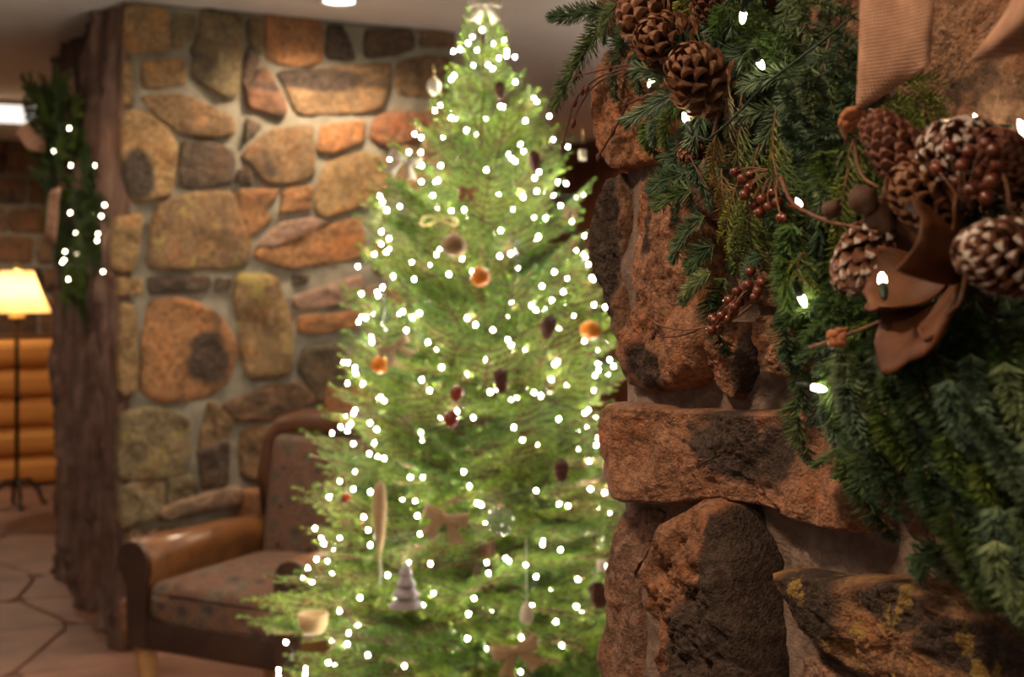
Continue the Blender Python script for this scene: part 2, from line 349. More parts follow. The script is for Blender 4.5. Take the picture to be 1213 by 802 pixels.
def stone(name, poly, front, back, mat, colr, parent, npts=28, rings=6, rough=.012, freq=9, jit=.006, seed=0, tilt=(0, 0), soft=.16, stain=.3, it=2, blobs=()):
    """poly: outline in (s, z) on the face; a boulder standing 'front' proud and set 'back' deep"""
    p = chaikin([Vector((a[0], a[1])) for a in poly], it, True, .90)
    L = [(p[(i + 1) % len(p)] - p[i]).length for i in range(len(p))]; tot = sum(L); q = []; i = 0; acc = 0
    for k in range(npts):
        tgt = tot * k / npts
        while acc + L[i] < tgt: acc += L[i]; i += 1
        q.append(p[i].lerp(p[(i + 1) % len(p)], (tgt - acc) / L[i]))
    c = sum(q, Vector((0, 0))) / npts
    area = sum(q[k].x * q[(k + 1) % npts].y - q[(k + 1) % npts].x * q[k].y for k in range(npts))
    if area < 0: q.reverse()
    size = max((a - c).length for a in q)
    sv = Vector((seed * 3.17, seed * 1.31, seed * 2.7))
    prof = [(.96, -back), (1.0, 0), (1.0, front * .5), (1 - soft * .35, front * .86), (1 - soft, front)]
    for k in range(1, rings): prof.append(((1 - soft) * (1 - k / rings), front * (1 + .12 * k / rings)))
    V, F, S = [], [], []
    for ri, (sc, d) in enumerate(prof):
        for a in q:
            r = a - c; n1 = noise.fractal(Vector((a.x * freq * 1.6, a.y * freq * 1.6, 0)) + sv, .8, 2.1, 4)
            x = c + r * sc * (1 + jit / max(size, .01) * n1 * 2)
            dd = d
            if ri >= 2:
                f = noise.fractal(Vector((x.x * freq, x.y * freq, 5)) + sv, .62, 2.1, 7); dd += rough * f * min(1, (ri - 1) / 2.5)
                dd += tilt[0] * (x.x - c.x) + tilt[1] * (x.y - c.y)
            V.append((x.x - c.x, -dd, x.y - c.y)); S.append(max([0.0] + [max(0, min(1, 1.5 - math.hypot((x.x - b[0]) / b[2], (x.y - b[1]) / b[3]))) for b in blobs]))
    n = npts
    for ri in range(len(prof) - 1):
        for k in range(n):
            a, b = ri * n + k, ri * n + (k + 1) % n; F.append((a, b, b + n, a + n))
    V.append((0, -(front * 1.12 + rough * noise.fractal(Vector((c.x * freq, c.y * freq, 5)) + sv, .75, 2.1, 6)), 0)); e = len(V) - 1; b = (len(prof) - 1) * n
    for k in range(n): F.append((b + k, b + (k + 1) % n, e))
    F.append(tuple(range(n - 1, -1, -1)))
    S.append(S[-1]); me = mesh('stone', V, F, mat, True); me.attributes.new('stain', 'FLOAT', 'POINT').data.foreach_set('value', S)
    o = link('stone', me, parent, (c.x, 0, c.y)); o.color = (*colr, stain); return o

# ------------------------------------------------------------------ the setting
random.seed(4)
V, F = [], []; box(V, F, (-9, -3, CEIL), (8, 16, CEIL + .1)); structure('ceiling', mesh('ceiling', V, F, M['ceiling']))
V, F = [], []; box(V, F, (-9, -3, -.1), (8, 16, -.012)); floor = structure('floor', mesh('floor', V, F, M['grout']))
# flagstones, laid square to the room
nu, nv = 15, 17
gp = {}
for i in range(nu + 1):
    for j in range(nv + 1):
        gp[i, j] = Vector((-4.6 + i * .58 + (.29 if j % 2 else 0) + random.uniform(-.1, .1), 1.8 + j * .55 + random.uniform(-.08, .08)))
for i in range(nu):
    for j in range(nv):
        q = [gp[i, j], gp[i + 1, j], gp[i + 1, j + 1], gp[i, j + 1]]; c = sum(q, Vector((0, 0))) / 4
        w = CS * c.x - SN * c.y, SN * c.x + CS * c.y
        if not (-5.5 < w[0] < 2 and 3.2 < w[1] < 10.6): continue
        q = chaikin([c + (p - c) * (1 - .007 / (p - c).length) for p in q], 1, True, .93); n = len(q)
        VV = [(p.x - c.x, p.y - c.y, -.03) for p in q] + [(p.x - c.x, p.y - c.y, -.004) for p in q] + [((p.x - c.x) * .97, (p.y - c.y) * .97, 0) for p in q]
        FF = [(k, (k + 1) % n, (k + 1) % n + n, k + n) for k in range(n)] + [(k + n, (k + 1) % n + n, (k + 1) % n + 2 * n, k + 2 * n) for k in range(n)] + [tuple(range(2 * n, 3 * n))]
        link('flagstone', mesh('flagstone', VV, FF, M['flag']), floor, (w[0], w[1], random.uniform(-.003, .003)), (0, 0, math.atan2(SN, CS)))

# --- near stone wall (right)
wall_near = structure('wall_right', slab_face('wall_right', M['mortar_near'], .012, 2.3, 0, CEIL, 1.3, 150, 165, .011, 14, 3), FR)
def near(pts, **k): return [(lambda p: (p.x, p.z))(on(FR, x, y, k.get('o', .02))) for x, y in pts]
NEAR = [  # outline in the photograph, proud, colour, stain, extra
    ([(716, 60), (704, 105), (706, 160), (716, 194), (735, 208), (752, 200), (800, 190), (812, 120), (800, 60)], .022, (.36, .165, .085), .12, dict(rough=.012, jit=.006)),
    ([(700, -140), (702, -60), (712, 48), (800, 50), (900, 30), (910, -130)], .03, (.30, .15, .085), .3, {}),
    ([(716, 212), (734, 206), (741, 250), (737, 320), (741, 400), (735, 408), (722, 372), (705, 322), (702, 285), (709, 240)], .012, (.22, .13, .085), .25, dict(rough=.016, blobs=[(716, 290, 14, 70)])),
    ([(757, 214), (830, 205), (850, 290), (852, 400), (842, 452), (790, 462), (736, 460), (733, 432), (742, 395), (760, 345), (752, 290)], .03, (.33, .165, .095), .14, dict(rough=.016, tilt=(.1, .05), blobs=[(762, 435, 22, 26), (770, 270, 10, 30)])),
    ([(838, 390), (868, 380), (894, 390), (890, 440), (877, 474), (862, 464), (846, 432)], .022, (.30, .145, .085), .1, dict(blobs=[(884, 435, 12, 45)])),
    ([(898, 375), (950, 370), (958, 440), (935, 452), (905, 436), (894, 408)], .020, (.34, .175, .105), .15, {}),
    ([(722, 475), (800, 484), (900, 486), (1000, 482), (1050, 520), (1040, 634), (1000, 630), (930, 606), (860, 590), (800, 598), (733, 594), (719, 566), (717, 496)], .034, (.33, .165, .095), .06, dict(rough=.016, freq=8, soft=.10, blobs=[(875, 530, 62, 46)])),
    ([(850, 583), (872, 602), (886, 650), (892, 705), (902, 760), (908, 830), (768, 830), (763, 740), (757, 652), (776, 628), (806, 606)], .055, (.30, .145, .08), .12, dict(rough=.028, freq=10, soft=.22, tilt=(.16, 0), blobs=[(865, 640, 22, 50), (872, 730, 32, 90), (820, 770, 40, 60)])),
    ([(734, 602), (790, 606), (772, 628), (753, 652), (759, 740), (764, 830), (712, 830), (710, 780), (719, 730), (713, 690), (727, 640)], .006, (.27, .155, .105), .16, dict(rough=.010)),
    ([(924, 674), (990, 682), (1100, 688), (1240, 770), (1240, 860), (1100, 840), (1010, 792), (962, 748), (936, 706)], .038, (.30, .16, .085), .2, dict(rough=.014, soft=.09, tilt=(0, .12), blobs=[(1060, 715, 40, 22), (1150, 770, 50, 30), (960, 710, 30, 40)], mat='stone_near_lichen')),
    ([(955, 770), (1000, 800), (1090, 850), (1060, 900), (960, 880), (940, 820)], .018, (.30, .18, .125), .12, {}),
    ([(1060, -60), (1290, -60), (1290, 150), (1200, 175), (1090, 165), (1055, 90)], .026, (.34, .19, .115), .22, dict(rough=.01)),
    ([(1060, 500), (1200, 500), (1250, 640), (1200, 680), (1090, 640), (1055, 560)], .026, (.30, .165, .10), .3, {}),
    ([(860, 60), (1030, -60), (1040, 160), (1000, 240), (880, 220), (850, 130)], .024, (.30, .16, .095), .3, {}),
    ([(870, 240), (1010, 260), (1060, 330), (1040, 460), (970, 470), (960, 370), (880, 360)], .022, (.30, .165, .10), .3, {}),
    ([(1080, 190), (1260, 190), (1300, 330), (1260, 480), (1080, 470), (1050, 300)], .024, (.30, .165, .10), .3, {}),
    ([(715, 840), (905, 842), (930, 890), (900, 1000), (720, 1000), (708, 900)], .035, (.30, .155, .09), .35, {}),
]
for k, (poly, fr_, c, st, ex) in enumerate(NEAR):
    ex = dict(ex); mt = M[ex.pop('mat', 'stone_near')]
    a = dict(npts=150, rings=32, rough=.013, freq=11, jit=.004, seed=k + 1, soft=.13, it=2); a.update(ex)
    bl = []
    for (bx, by, rx, ry) in ex.pop('blobs', ()):
        p0, p1, p2 = on(FR, bx, by, fr_), on(FR, bx + rx, by, fr_), on(FR, bx, by + ry, fr_); bl.append((p0.x, p0.z, abs(p1.x - p0.x), abs(p2.z - p0.z)))
    a.pop('blobs', None); a['blobs'] = bl
    stone('stone', near(poly, o=fr_ * .6), fr_, .16 if poly[0][0] < 760 else .02, mt, c, wall_near, stain=st, **a)
# stones of the near wall beyond the picture's edge
random.seed(9)
def fill(parent, s0, s1, z0, z1, ds, dz, skip, mats, cols, front, npts=24, rings=5, st=.3):
    j = 0; z = z0
    while z < z1 - .03:
        h = min(dz * random.uniform(.7, 1.3), z1 - z)
        if z1 - z - h < dz * .4: h = z1 - z
        s = s0 - random.uniform(0, ds * .5)
        while s < s1 - .02:
            w = min(ds * random.uniform(.6, 1.5), s1 - s); cx, cz = s + w / 2, z + h / 2; a, b = max(s, s0) + .012, s + w - .012
            if not skip(cx, cz) and b - a > .05:
                J = lambda: random.uniform(-.014, .014)
                poly = [(a + J(), z + .012 + abs(J())), ((a + b) / 2, z + .010 + abs(J())), (b + J(), z + .012 + abs(J())), (b + J(), cz), (b + J(), z + h - .012 - abs(J())), ((a + b) / 2 + J(), z + h - .012 - abs(J())), (a + J(), z + h - .012 - abs(J())), (a + J(), cz + J())]
                j += 1; stone('stone', poly, front * random.uniform(.6, 1.3), .03, random.choice(mats), random.choice(cols), parent, npts=npts, rings=rings, seed=j + s0 * 7, stain=random.uniform(.05, st + .25), it=1)
            s += w
        z += h
NC = [(.33, .165, .095), (.30, .15, .085), (.27, .155, .105), (.36, .18, .09), (.24, .15, .10)]
fill(wall_near, .0, 2.28, .02, .86, .26, .19, lambda s, z: False, [M['stone_near']], NC, .028)
fill(wall_near, .62, 2.28, .88, 2.5, .26, .19, lambda s, z: False, [M['stone_near']], NC, .028)
fill(wall_near, .0, .60, 1.87, 2.5, .2, .15, lambda s, z: False, [M['stone_near']], NC, .028)

# --- far stone pier: front face traced stone by stone
wall_far = structure('wall_left', slab_face('wall_left', M['mortar_far'], .012, 1.40, 0, CEIL, 1.5, 70, 120, .012, 7, 8), FL)
A3 = lambda pts: [(130 + x / 2.674, y / 2.674) for x, y in pts]
A4 = lambda pts: [(130 + x / 2.006, 250 + y / 2.006) for x, y in pts]
OCH, BRN, DRK, ORG, GRN, PNK, RED = (.30, .19, .09), (.24, .15, .08), (.11, .078, .055), (.33, .165, .075), (.22, .165, .09), (.34, .215, .155), (.25, .12, .065)
FAR = [
    (A3([(46, 15), (180, 25), (190, 110), (185, 165), (60, 170), (44, 120)]), OCH, .12), (A3([(200, 40), (270, 50), (270, 110), (225, 160), (195, 150), (195, 80)]), GRN, .3),
    (A3([(290, 30), (420, 55), (415, 130), (405, 300), (370, 310), (260, 240), (270, 170), (250, 170), (285, 110)]), GRN, .25), (A3([(96, 190), (240, 185), (250, 270), (100, 285)]), OCH, .25),
    (A3([(42, 190), (74, 195), (70, 330), (42, 330)]), OCH, .1), (A3([(100, 310), (230, 295), (390, 370), (390, 430), (330, 440), (230, 425), (150, 365)]), BRN, .15),
    (A3([(44, 350), (120, 360), (180, 410), (215, 470), (195, 620), (70, 640), (44, 560)]), OCH, .1, 0, [(160, 205, 14, 28)]), (A3([(235, 450), (290, 440), (395, 475), (390, 585), (225, 590), (218, 520)]), DRK, .3),
    (A3([(10, 690), (110, 675), (90, 800), (80, 860), (10, 860)]), OCH, .1), (A3([(150, 650), (250, 615), (390, 610), (440, 760), (430, 850), (120, 855), (130, 760)]), BRN, .2, 1),
    (A3([(435, 60), (480, 65), (482, 170), (435, 130)]), GRN, .4), (A3([(440, 140), (478, 190), (425, 290), (420, 220)]), DRK, .2),
    (A3([(495, 45), (670, 70), (672, 190), (640, 205), (560, 210), (495, 190)]), ORG, .18), (A3([(690, 75), (740, 80), (782, 180), (770, 190), (690, 185)]), DRK, .45),
    (A3([(815, 95), (960, 90), (965, 160), (900, 175), (810, 185)]), DRK, .3), (A3([(985, 95), (1080, 105), (1090, 150), (985, 150)]), BRN, .3),
    (A3([(530, 225), (680, 215), (890, 200), (885, 270), (860, 350), (600, 365), (570, 290)]), BRN, .12, 0, [(375, 95, 60, 14)]), (A3([(490, 205), (560, 330), (555, 380), (430, 340), (430, 270)]), RED, .4),
    (A3([(910, 200), (1000, 180), (1080, 180), (1080, 310), (905, 300)]), BRN, .25), (A3([(430, 365), (485, 400), (425, 455)]), DRK, .5),
    (A3([(520, 410), (640, 400), (645, 560), (560, 580), (500, 580), (425, 500), (440, 465)]), BRN, .22), (A3([(665, 400), (810, 380), (800, 450), (700, 490), (660, 480)]), ORG, .15),
    (A3([(840, 370), (920, 350), (1000, 360), (1000, 440), (880, 470), (825, 430)]), RED, .3), (A3([(405, 535), (440, 540), (450, 585), (400, 580)]), DRK, .3),
    (A3([(670, 560), (700, 510), (800, 485), (870, 500), (895, 560), (850, 640), (680, 695), (650, 650)]), OCH, .28), (A3([(405, 605), (540, 600), (490, 670), (520, 690), (440, 760), (415, 680)]), ORG, .2),
    (A3([(550, 600), (640, 590), (635, 660), (540, 680)]), ORG, .25), (A3([(455, 790), (540, 705), (640, 690), (700, 700), (560, 770)]), PNK, .05),
    (A4([(345, 95), (420, 55), (590, 15), (610, 110), (430, 138), (345, 115)]), ORG, .15), (A4([(90, 155), (240, 150), (240, 190), (95, 198)]), DRK, .35), (A4([(22, 160), (80, 158), (80, 200), (22, 200)]), OCH, .1),
    (A4([(250, 160), (288, 160), (285, 192), (250, 192)]), DRK, .1), (A4([(95, 215), (180, 210), (270, 260), (300, 330), (280, 410), (200, 445), (120, 455), (80, 420), (78, 330)]), ORG, .15, 0, [(245, 425, 22, 26)]),
    (A4([(300, 150), (400, 160), (430, 260), (430, 390), (330, 400), (310, 320), (295, 200)]), OCH, .3, 1), (A4([(24, 220), (62, 225), (68, 430), (24, 440)]), OCH, .2), (A4([(435, 205), (600, 150), (600, 215), (450, 235)]), PNK, .05),
    (A4([(435, 150), (475, 150), (470, 175), (435, 175)]), DRK, .3), (A4([(445, 250), (600, 235), (600, 275), (500, 290), (445, 290)]), ORG, .1), (A4([(460, 330), (540, 310), (600, 400), (500, 460), (450, 380)]), (.125, .095, .06), .2),
    (A4([(270, 460), (350, 425), (450, 405), (500, 450), (420, 490), (300, 500)]), (.18, .11, .065), .2), (A4([(235, 445), (295, 495), (280, 560), (210, 560)]), BRN, .2), (A4([(26, 480), (130, 465), (190, 500), (185, 630), (26, 640)]), GRN, .25, 1),
    (A4([(26, 650), (130, 640), (130, 720), (26, 760)]), GRN, .15), (A4([(140, 635), (210, 630), (215, 690), (140, 705)]), GRN, .35), (A4([(210, 570), (280, 540), (285, 655), (220, 660)]), DRK, .15),
    # behind the tree and the chair
    ([(505, 130), (545, 122), (548, 180), (500, 185)], BRN, .2), ([(470, 170), (545, 190), (545, 255), (465, 230)], OCH, .2), ([(455, 262), (545, 265), (545, 330), (440, 325)], RED, .2), ([(432, 340), (545, 345), (545, 420), (430, 405)], BRN, .25),
    ([(390, 425), (470, 420), (470, 500), (385, 490)], ORG, .2), ([(480, 430), (545, 430), (545, 520), (480, 520)], OCH, .2), ([(285, 508), (380, 500), (380, 570), (285, 570)], BRN, .2), ([(390, 510), (470, 520), (470, 610), (390, 600)], GRN, .2), ([(480, 530), (545, 535), (545, 640), (480, 630)], RED, .2),
    ([(285, 580), (380, 580), (380, 650), (285, 650)], ORG, .2), ([(150, 630), (215, 625), (215, 700), (150, 700)], BRN, .2), ([(225, 630), (280, 620), (280, 700), (225, 700)], OCH, .2), ([(290, 660), (400, 660), (400, 730), (290, 730)], BRN, .2), ([(410, 620), (545, 650), (545, 720), (410, 720)], OCH, .2),
    ([(145, 708), (240, 708), (240, 765), (145, 765)], RED, .2), ([(250, 710), (400, 740), (400, 758), (250, 765)], BRN, .2)]
for k, e in enumerate(FAR):
    poly = [(lambda p: (p.x, p.z))(on(FL, x, y, .012)) for x, y in e[0]]
    c_ = (sum(p[0] for p in poly) / len(poly), sum(p[1] for p in poly) / len(poly)); poly = [(c_[0] + (p[0] - c_[0]) * 1.055, c_[1] + (p[1] - c_[1]) * 1.055) for p in poly]
    random.seed(k); fr_ = random.uniform(.016, .034)
    stone('stone', poly, fr_, .05 if min(p[0] for p in e[0]) > 150 else .12, M['stone_far_lichen' if len(e) == 4 else 'stone_far'], tuple(x * .92 for x in e[1]), wall_far, npts=40, rings=6, rough=.016, freq=6, jit=.006, seed=k + 40, soft=.12, stain=e[2], blobs=[(on(FL, b[0], b[1]).x, on(FL, b[0], b[1]).z, b[2] * 1.15 / 300, b[3] / 300) for b in (e[4] if len(e) > 4 else ())])
o = stone('stone', [(lambda p: (p.x, p.z))(on(FL, x, y, .06)) for x, y in [(186, 606), (225, 592), (268, 580), (290, 580), (290, 600), (240, 606), (190, 622)]], .05, .04, M['stone_far'], (.27, .18, .115), wall_far, npts=40, rings=6, seed=99, stain=.15, soft=.06, jit=.012)

# --- rough timber cladding on the pier's side
def timber():
    V, F = [], []; ns, nz = 70, 200; s0, s1 = -1.58, .0
    rows = []
    for j in range(nz + 1):
        z = (CEIL - .004) * j / nz; row = []
        e0 = .07 * noise.fractal(Vector((z * 1.6, 3.3, 0)), .8, 2, 4) - .05 * math.exp(-((z - 1.15) / .3) ** 2)
        for i in range(ns + 1):
            u = i / ns; s = s0 + e0 * (1 - u) + (s1 - s0) * u
            d = .045 + .065 * noise.fractal(Vector((s * 5.5, z * .9, 1.7)), .65, 2.1, 6) + .034 * noise.fractal(Vector((s * 20, z * 2.2, 4.4)), .7, 2.1, 4)
            d -= .05 * math.exp(-((s + .62 + .05 * math.sin(z * 2.3)) / .035) ** 2)
            d *= min(1, (min(u, 1 - u) * 14 + .35)); row.append((s, -max(d, .006), z))
        rows.append(row)
    w = ns + 1
    for r in rows: V += r
    for j in range(nz):
        for i in range(ns): k = j * w + i; F.append((k, k + 1, k + w + 1, k + w))
    rim = [i for i in range(w)] + [j * w + ns for j in range(1, nz + 1)] + [nz * w + i for i in range(ns - 1, -1, -1)] + [j * w for j in range(nz - 1, 0, -1)]
    b = len(V)
    for r in rim: V.append((V[r][0], .012, V[r][2]))
    for i in range(len(rim)): F.append((rim[i], b + i, b + (i + 1) % len(rim), rim[(i + 1) % len(rim)]))
    F.append(tuple(range(b, b + len(rim))))
    return mesh('timber_slab', V, F, M['bark'], True)
tim = link('timber_slab', timber()); tim.matrix_world = FS
tag(tim, 'rough dark brown timber cladding with deep grain on the side of the stone pier', 'timber')

# --- back wall of stone, panelled side wall
wall_back = structure('wall_back', slab_face('wall_back', M['mortar_far'], -4.5, 4.0, 0, CEIL, .2, 60, 30, .012, 7, 2), FB)
random.seed(21)
fill(wall_back, -1.6, 1.6, .02, CEIL - .02, .42, .30, lambda s, z: False, [M['stone_far']], [(.20, .105, .055), (.25, .13, .06), (.16, .09, .05), (.22, .14, .085)], .03)
FP = frame((.27, 11.1), (SN, -CS))
V, F = [], []; box(V, F, (-1.2, 0, 0), (9, .12, CEIL)); wp = structure('wall_side', mesh('wall_side', V, F, M['panel_wood']), FP)
V, F = [], []
for i in range(24):
    V, F = [], []; box(V, F, (0, 0, 0), (.29, .03, 2.2)); link('panel_board', mesh('panel_board', V, F, M['panel_wood']), wp, (-1.1 + i * .3, -.03, .1))
V, F = [], []
pr = [(0, 0), (-.09, 0), (-.09, -.03), (-.05, -.06), (-.05, -.12), (-.03, -.14), (0, -.14)]
for s in (-1.2, 9):
    for y, z in pr: V.append((s, y - .03, CEIL + z))
n = len(pr); F = [(k, (k + 1) % n, n + (k + 1) % n, n + k) for k in range(n)] + [tuple(range(n)), tuple(range(2 * n - 1, n - 1, -1))]
structure('trim_1', mesh('trim_1', V, F, M['trim_wood']), FP)

# --- ceiling lights
def can(x, y, label):
    t = empty('recessed_light', (x, y, CEIL)); tag(t, label, 'ceiling light', 'recessed ceiling lights')
    V, F = [], []; lathe(V, F, [(.062, -.002), (.064, -.010), (.085, -.012), (.092, -.006), (.092, 0)], 32); link('trim_ring', mesh('trim_ring', V, F, M['white_plastic'], True), t)
    V, F = [], []; lathe(V, F, [(.0001, -.009), (.03, -.0085), (.061, -.004)], 32); link('lens', mesh('lens', V, F, M['can_glow'], True), t)
CL = ['recessed round ceiling light just in front of the far stone pier', None, 'recessed round ceiling light far off right of the tree']
for i in (0, 2): can(CANS[i][0], CANS[i][1], CL[i])
for i, w in ((1, 'recessed ceiling light in front of the timber corner of the pier'), (3, 'recessed ceiling light over the near stone wall and wreath'), (4, 'recessed ceiling light behind the viewer'), (5, 'recessed ceiling light in the passage left of the timber'), (6, 'recessed ceiling light above the floor lamp'), (7, 'recessed ceiling light behind the tree')): can(CANS[i][0], CANS[i][1], w)
t = empty('ceiling_panel_light', (-3.35, 8.25, CEIL), math.atan2(SN, CS)); tag(t, 'long white flush ceiling light above the floor lamp', 'ceiling light')
link('diffuser', rbox('diffuser', (1.1, .98, .03), .012, M['panel_glow']), t, (0, 0, -.018)); V, F = [], []
for lo, hi in (((-.58, -.52, -.03), (.58, -.49, 0)), ((-.58, .49, -.03), (.58, .52, 0)), ((-.58, -.49, -.03), (-.55, .49, 0)), ((.55, -.49, -.03), (.58, .49, 0))): box(V, F, lo, hi)
link('frame', mesh('frame', V, F, M['white_plastic']), t)

# --- log counter
t = empty('log_counter', (-3.34, 9.1, 0), math.atan2(SN, CS)); tag(t, 'low wall of stacked honey coloured logs behind the floor lamp', 'counter')
for k in range(5):
    V, F = [], []; h = .206; prof = [(.06, .004), (.012, .03), (0, .07), (0, .14), (.012, .18), (.06, .202), (.2, .202), (.2, .004)]
    for s in (-3.0, -1.4, .0, 1.0):
        for y, z in prof: V.append((s, y + .006 * math.sin(s * 3 + k), z))
    n = len(prof)
    for i in range(3): F += [(i * n + a, i * n + (a + 1) % n, (i + 1) * n + (a + 1) % n, (i + 1) * n + a) for a in range(n)]
    F += [tuple(range(n)), tuple(range(4 * n - 1, 3 * n - 1, -1))]
    link('log', mesh('log', V, F, M['log']), t, (0, 0, k * h))
V, F = [], []; box(V, F, (-3.02, .04, 5 * .206), (1.02, .24, 5 * .206 + .022)); link('cap_board', mesh('cap_board', V, F, M['trim_wood']), t)

# --- floor lamp
lp = at(20, 600, 8.27); t = empty('floor_lamp', (lp.x, lp.y, 0)); tag(t, 'floor lamp with a lit cream tapered shade on a thin black pole', 'lamp')
V, F = [], []; tube(V, F, [(0, 0, .12), (0, 0, 1.30)], .014, 10); lathe(V, F, [(.014, .66), (.024, .67), (.024, .70), (.014, .71)], 12); link('pole', mesh('pole', V, F, M['iron'], True), t)
for k in range(4):
    a = k * math.pi / 2 + .5; c, s = math.cos(a), math.sin(a)
    V, F = [], []; tube(V, F, [(0, 0, .15), (.07 * c, .07 * s, .17), (.13 * c, .13 * s, .10), (.16 * c, .16 * s, .012), (.19 * c, .19 * s, .014)], .013, 8); link('foot', mesh('foot', V, F, M['iron'], True), t)
V, F = [], []; lathe(V, F, [(.205, 1.235), (.20, 1.25), (.15, 1.36), (.10, 1.50), (.097, 1.50), (.147, 1.36), (.196, 1.25), (.200, 1.236)], 40); sh = link('lamp_shade', mesh('lamp_shade', V, F, M['shade'], True), t)
V, F = [], []; lathe(V, F, [(.012, 1.50), (.03, 1.505), (.03, 1.515), (.012, 1.53), (.016, 1.54), (.0001, 1.552)], 14); link('finial', mesh('finial', V, F, M['metal_gold'], True), t)
V, F = [], []; lathe(V, F, [(.012, 1.19), (.05, 1.195), (.05, 1.215), (.012, 1.22)], 20); link('collar', mesh('collar', V, F, M['metal_gold'], True), t)
d = bpy.data.lights.new('lamp_bulb', 'POINT'); d.energy = 10; d.color = (1, .80, .54); d.shadow_soft_size = .04; o = link('lamp_bulb', d, t, (0, 0, 1.37))

# ------------------------------------------------------------------ armchair
def armchair():
    rz = -math.atan2(SN, CS); W, D = .68, .72
    fm = Vector((-1.215, 4.05, 0)) + Vector((CS, -SN, 0)) * W / 2; c = fm + Vector((SN, CS, 0)) * D / 2
    t = empty('armchair', c, rz); tag(t, 'leather and patterned fabric armchair with rolled arms beside the tree', 'armchair')
    for sx in (-1, 1):
        for sy in (-1, 1):
            V, F = [], []; lathe(V, F, [(.018, 0), (.022, .02), (.034, .29), (.034, .31)], 12); link('leg', mesh('leg', V, F, M['leg_wood'], True), t, (sx * .27, sy * .29, 0), (R(-4 * sy), R(4 * sx), 0))
    link('seat_frame', rbox('seat_frame', (.60, .66, .12), .02, M['leather_dark']), t, (0, 0, .35))
    link('seat_cushion', rbox('seat_cushion', (.50, .60, .15), .04, M['tapestry'], 4, .035, 4), t, (0, -.055, .44))
    for sx in (-1, 1):
        # arm: upright slab with a rolled top leaning out; profile in x,z swept front to back
        prof = []
        for x, z in ((-.045, .30), (-.040, .50), (-.048, .555)): prof.append((x, z))
        for k in range(0, 11):
            a = R(195 - 24 * k); prof.append((.022 + .072 * math.cos(a), .575 + .062 * math.sin(a)))
        prof += [(.05, .50), (.045, .30)]
        V, F = [], []; n = len(prof); ys = [(-.34, .94), (-.33, 1), (-.1, 1.0), (.1, .99), (.28, .95), (.33, .9)]
        for y, kk in ys:
            for x, z in prof: V.append((sx * (x * kk), y, (z - .3) * (1 - .10 * (y + .34) * .3) * (kk if z > .5 else 1) + .3))
        for i in range(len(ys) - 1): F += [(i * n + a, i * n + (a + 1) % n, (i + 1) * n + (a + 1) % n, (i + 1) * n + a) for a in range(n)]
        F += [tuple(range(n)), tuple(range(len(ys) * n - 1, (len(ys) - 1) * n - 1, -1))]
        ar = link('arm', mesh('arm', V, F, M['leather'], True), t, (sx * .285, 0, 0))
        pf = [(x * .86, (z - .3) * .97 + .305) for x, z in prof]; V, F = [], []
        for y in (-.356, -.338):
            for x, z in pf: V.append((sx * x, y, z))
        F = [(a, (a + 1) % n, n + (a + 1) % n, n + a) for a in range(n)] + [tuple(range(n)), tuple(range(2 * n - 1, n - 1, -1))]
        link('arm_front', mesh('arm_front', V, F, M['leather_dark']), ar)
    bk = empty('backrest', (0, .27, .40), 0, t); bk.rotation_euler = (R(-9), 0, 0)
    link('back_shell', rbox('back_shell', (.60, .10, .60), .045, M['leather_dark'], 4), bk, (0, .05, .26))
    link('back_cushion', rbox('back_cushion', (.49, .13, .50), .045, M['tapestry'], 4, .03, 4, 1), bk, (0, -.035, .255))
    V, F = [], []; tube(V, F, [(-.29, 0, -.06), (-.295, 0, .35), (-.285, 0, .47), (-.25, 0, .525), (-.18, 0, .545), (0, 0, .555), (.18, 0, .545), (.25, 0, .525), (.285, 0, .47), (.295, 0, .35), (.29, 0, -.06)], .048, 12)
    link('back_roll', mesh('back_roll', V, F, M['leather_dark' if False else 'leather_mid'], True), bk)
    for kx in range(3):
        for kz in range(3):
            V, F = [], []; ball(V, F, .011, n=8, m=5, sq=(1, .5, 1)); link('button', mesh('button', V, F, M['leather_dark'], True), bk, ((kx - 1) * .14, -.135, .13 + kz * .13))
    link('front_rail', rbox('front_rail', (.56, .03, .09), .01, M['leather_dark']), t, (0, -.335, .35))
armchair()

